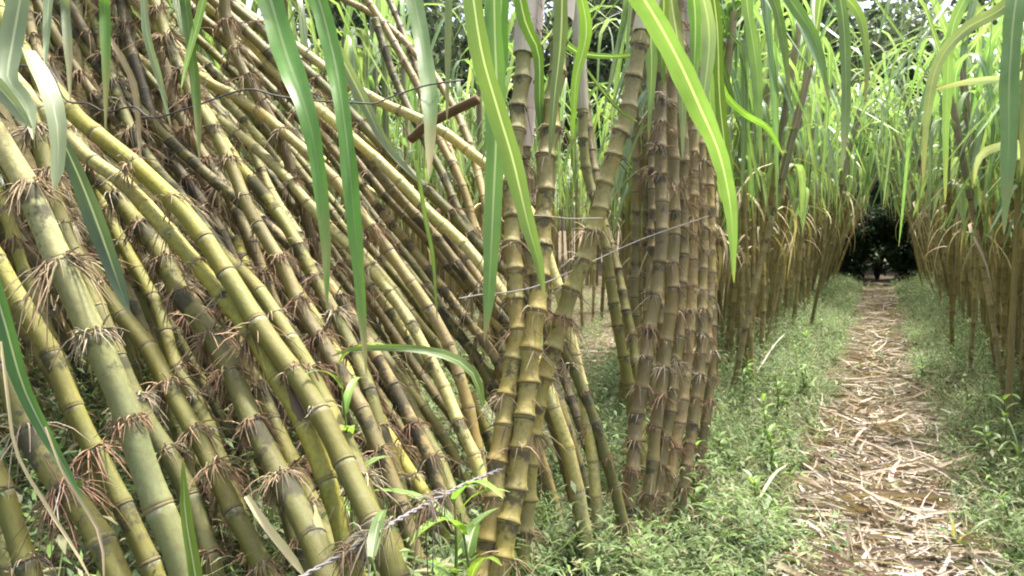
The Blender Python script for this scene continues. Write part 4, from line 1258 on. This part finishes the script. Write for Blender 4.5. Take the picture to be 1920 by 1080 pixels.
rv = random.Random(44)
for k in range(26):
    left = k % 2 == 0
    yy = 2.6 + 6.5 * (k / 26) ** 1.3
    xx = (-1 if left else 1) * rv.uniform(.42, .85)
    if left and yy < 4.2:
        xx = -rv.uniform(.4, .7)
    leafy_weed((xx, yy, float(terrain(xx, yy))), rv.randint(8, 14), rv.uniform(.14, .34), rv.uniform(.06, .12), rv.uniform(.012, .026), [(0.17, 0.28, 0.08), (0.22, 0.33, 0.09), (0.14, 0.22, 0.08)],
               'small leafy weed standing above the low cover on the %s verge' % ('left' if left else 'right'), 'leafy weeds on the %s verge' % ('left' if left else 'right'), seed=60 + k)

# long grass arching in from the right edge
for k, (px, py, h, n, lab) in enumerate(((1905, 905, .12, 9, 'long bladed grass tuft at the right edge'), (1790, 1040, .06, 8, 'half dry grass tuft beside the litter at lower right'))):
    leafy_weed(gpt(px, py), n, h, 0.36 if k == 0 else 0.22, 0.012, [(0.14, 0.22, 0.08), (0.34, 0.30, 0.16)] if k else [(0.15, 0.25, 0.08), (0.20, 0.27, 0.14)], lab, seed=30 + k, name='grass_tuft')

# ------------------------------------------------------------------ dry cane leaves littering the path
def strip_mesh(seed):
    rg = random.Random(seed)
    L = rg.uniform(0.16, 0.50)
    n = 7
    t = np.linspace(-.5, .5, n)
    bend = rg.choice((-1, 1)) * rg.uniform(.05, .9)
    C = np.stack([t * L, bend * L * (t ** 2 - .12), 0.012 * np.abs(np.sin(t * rg.uniform(2, 6) + rg.uniform(0, 3))) + 0.03 * rg.random() * np.abs(t)], 1)
    W = rg.uniform(0.005, 0.019) * np.clip(1 - (2 * np.abs(t)) ** 3 * 0.8, .15, 1)
    tw = rg.uniform(-1.2, 1.2) + rg.uniform(-1.5, 1.5) * t
    side = np.stack([0 * t, np.cos(tw), np.sin(tw)], 1)
    V, F, cuv = ribbon(C, W, side, fold=rg.uniform(0.1, .5))
    cuv[:, 1] *= 0.6
    kind = seed % 5
    tint = [(0.47, 0.40, 0.31), (0.56, 0.50, 0.42), (0.40, 0.32, 0.23), (0.30, 0.215, 0.14), (0.61, 0.56, 0.49)][kind]
    return V, F, tint, cuv


STRIPS = [strip_mesh(k) for k in range(24)]
SMESH = [mesh('dry_leaf', V, F, t, c, M_DRY) for V, F, t, c in STRIPS]
rnd = random.Random(9)


def litter_spot(y0, y1):
    y = y0 + (y1 - y0) * rnd.random() ** 1.3
    half = 0.30 + 0.05 * math.sin(y * 3.1)
    x = rnd.gauss(0.045, half * 0.52)
    return x, y


LIT = ['straw coloured dry leaf strip', 'pale cream dry leaf strip', 'tan dry leaf strip', 'brown dry leaf strip', 'whitish dry leaf strip']
for k in range(300):
    x, y = litter_spot(2.3, 5.6)
    o = obj('dry_leaf', SMESH[k % 24], label=LIT[(k % 24) % 5] + (' near the camera on the path' if y < 3.3 else ' farther up the path litter'), cat='dry leaf', group='dry leaf litter on the path', loc=(x, y, float(terrain(x, y)) + rnd.uniform(0.004, 0.04)))
    o.rotation_euler = (rnd.gauss(0, .2), rnd.gauss(0, .15), rnd.uniform(0, 6.28))
    s = rnd.uniform(0.7, 1.35)
    o.scale = (s, s, s)

VV, FF, TT, CC, kk = [], [], [], [], 0
for k in range(5600):
    if k < 3200:
        x, y = litter_spot(2.0, 5.6)
    elif k < 4700:
        x, y = litter_spot(5.0, 17.5)
    elif k < 5300:
        y = rnd.uniform(3.4, 10)
        x = -1.95 + rnd.gauss(0, .16)
    else:
        y = rnd.uniform(2.2, 8)
        x = rnd.choice((-1, 1)) * rnd.uniform(.3, 1.1)
    V, F, t, c = STRIPS[rnd.randrange(24)]
    a = rnd.uniform(0, 6.28)
    s = rnd.uniform(0.5, 1.2)
    Rm = np.array([[math.cos(a), -math.sin(a), 0], [math.sin(a), math.cos(a), 0], [rnd.gauss(0, .15), rnd.gauss(0, .15), 1]])
    W = (V * s) @ Rm.T + np.array([x, y, float(terrain(x, y)) + rnd.uniform(0.0, 0.025)])
    VV.append(W)
    FF.append(np.array(F) + kk)
    kk += len(W)
    TT.append(np.tile(np.append(np.array(t) * rnd.uniform(.45, .95), 0), (len(W), 1)))
    CC.append(c)
obj('leaf_litter', mesh('leaf_litter', np.vstack(VV), np.vstack(FF), np.vstack(TT), np.vstack(CC), M_DRY), label='bed of broken dry cane leaves along the path', cat='leaf litter', kind='stuff')

# a few single dry pieces in the weeds
def lone_strip(p0, p1, width, tint, name, label, lift=0.03):
    a, b = np.array(p0), np.array(p1)
    C, S = spline([a, (a + b) / 2 + np.array([0, 0, lift]), b], 0.04)
    t = S / S[-1]
    W = width * np.clip(1 - (2 * t - 1) ** 4, .1, 1)
    sd = np.cross(b - a, [0, 0, 1.0])
    sd = np.tile(sd / np.linalg.norm(sd) + np.array([0, 0, .35]), (len(C), 1))
    V, F, cuv = ribbon(C - a, W, sd, .3)
    cuv[:, 1] *= .6
    obj(name, mesh(name, V, F, tint, cuv, M_DRY), loc=a, label=label, cat='dry leaf')


a, b = gpt(1418, 745), gpt(1472, 668)
lone_strip(a + [0, 0, .16], b + [0, 0, .20], .018, (.55, .55, .45), 'dry_leaf', 'single whitish dry leaf sticking out of the leafy weeds')
a = gpt(1880, 760)
lone_strip(a + [0, 0, .02], a + [0.0, 0.02, .13], .035, (.62, .58, .48), 'leaf_sheath', 'short whitish dry sheath standing below the right row', 0.0)
a, b = gpt(1420, 985), gpt(1475, 940)
lone_strip(a + [0, 0, .10], b + [0, 0, .16], .016, (.50, .42, .28), 'dry_leaf', 'lone tan dry leaf in the weeds at bottom centre right')

# ------------------------------------------------------------------ wires and the brown branch
def pix_wire(pp, depth, r, tint, name, label, twist=0.0, mat=None, cat='wire'):
    dd = np.interp(np.linspace(0, 1, len(pp)), np.linspace(0, 1, len(depth)), depth)
    X, S = spline([at(q[0], q[1], d) for q, d in zip(pp, dd)], 0.012)
    base = X[0].copy()
    X = X - base
    if twist:
        root = obj(name, None, loc=base, label=label, cat=cat)
        T, A, B = frames(X)
        for k in range(2):
            ph = S * twist + k * math.pi
            Y = X + r * 1.1 * (np.cos(ph)[:, None] * A + np.sin(ph)[:, None] * B)
            V, F, _ = tube(Y, r, 5)
            obj('strand', mesh('strand', V, F, tint, None, M_WIRE), root)
        return root, X, S
    V, F, _ = tube(X, r, 6)
    return obj(name, mesh(name, V, F, tint, None, mat or M_WIRE), loc=base, label=label, cat=cat), X, S


pix_wire([(30, 122), (62, 126), (96, 136), (124, 188), (165, 194), (200, 210), (250, 200), (286, 221), (362, 200), (460, 168), (520, 180), (592, 189), (660, 192), (702, 194), (730, 183), (800, 160), (870, 150)], (1.55, 1.5, 1.6), .0017, (0.05, 0.045, 0.045), 'wire', 'dark slack wire tied across the leaning canes at the top')
pix_wire([(860, 560), (905, 552), (952, 548), (1010, 535), (1090, 500), (1200, 450), (1308, 412), (1330, 405)], (1.5, 1.75, 2.9), 0.0014, (0.16, 0.15, 0.14), 'wire', 'thin grey wire slanting across the middle clumps')
pix_wire([(985, 404), (1020, 405), (1070, 410), (1130, 409)], (1.65, 1.75), 0.0012, (0.24, 0.20, 0.17), 'wire', 'short level wire between the nearest pair and the zigzag cane')
rope, X, S = pix_wire([(540, 1100), (572, 1078), (640, 1040), (720, 990), (800, 945), (872, 908), (940, 880)], (1.05, 1.2, 1.5), .0021, (0.20, 0.19, 0.18), 'twisted_wire', 'twisted grey wire with dry fibres crossing the bottom', twist=160.0)
rnd_ = random.Random(3)
for k in range(15):
    s = S[-1] * rnd_.uniform(0.08, 0.75)
    c0 = sample(X, S, s)[0]
    V, F, tn = root_tuft_mesh(0.004, rnd_.randint(8, 14), rnd_.uniform(0.025, 0.07), rnd_.choice([(0.28, 0.24, 0.17), (0.24, 0.20, 0.15), (0.22, 0.16, 0.09)]), rnd_, droop=1.6, axis=(0.6, 0.6, 0.3))
    obj('dry_fibre', mesh('dry_fibre', V + c0, F, tn, None, M_ROOT), rope, kind='stuff')
pix_wire([(770, 262), (800, 235), (850, 208), (896, 186)], (2.3, 2.2), .014, (0.13, 0.09, 0.05), 'branch', 'brown bare branch slanting behind the cream canes left of the upright pair', mat=M_BARK, cat='branch')
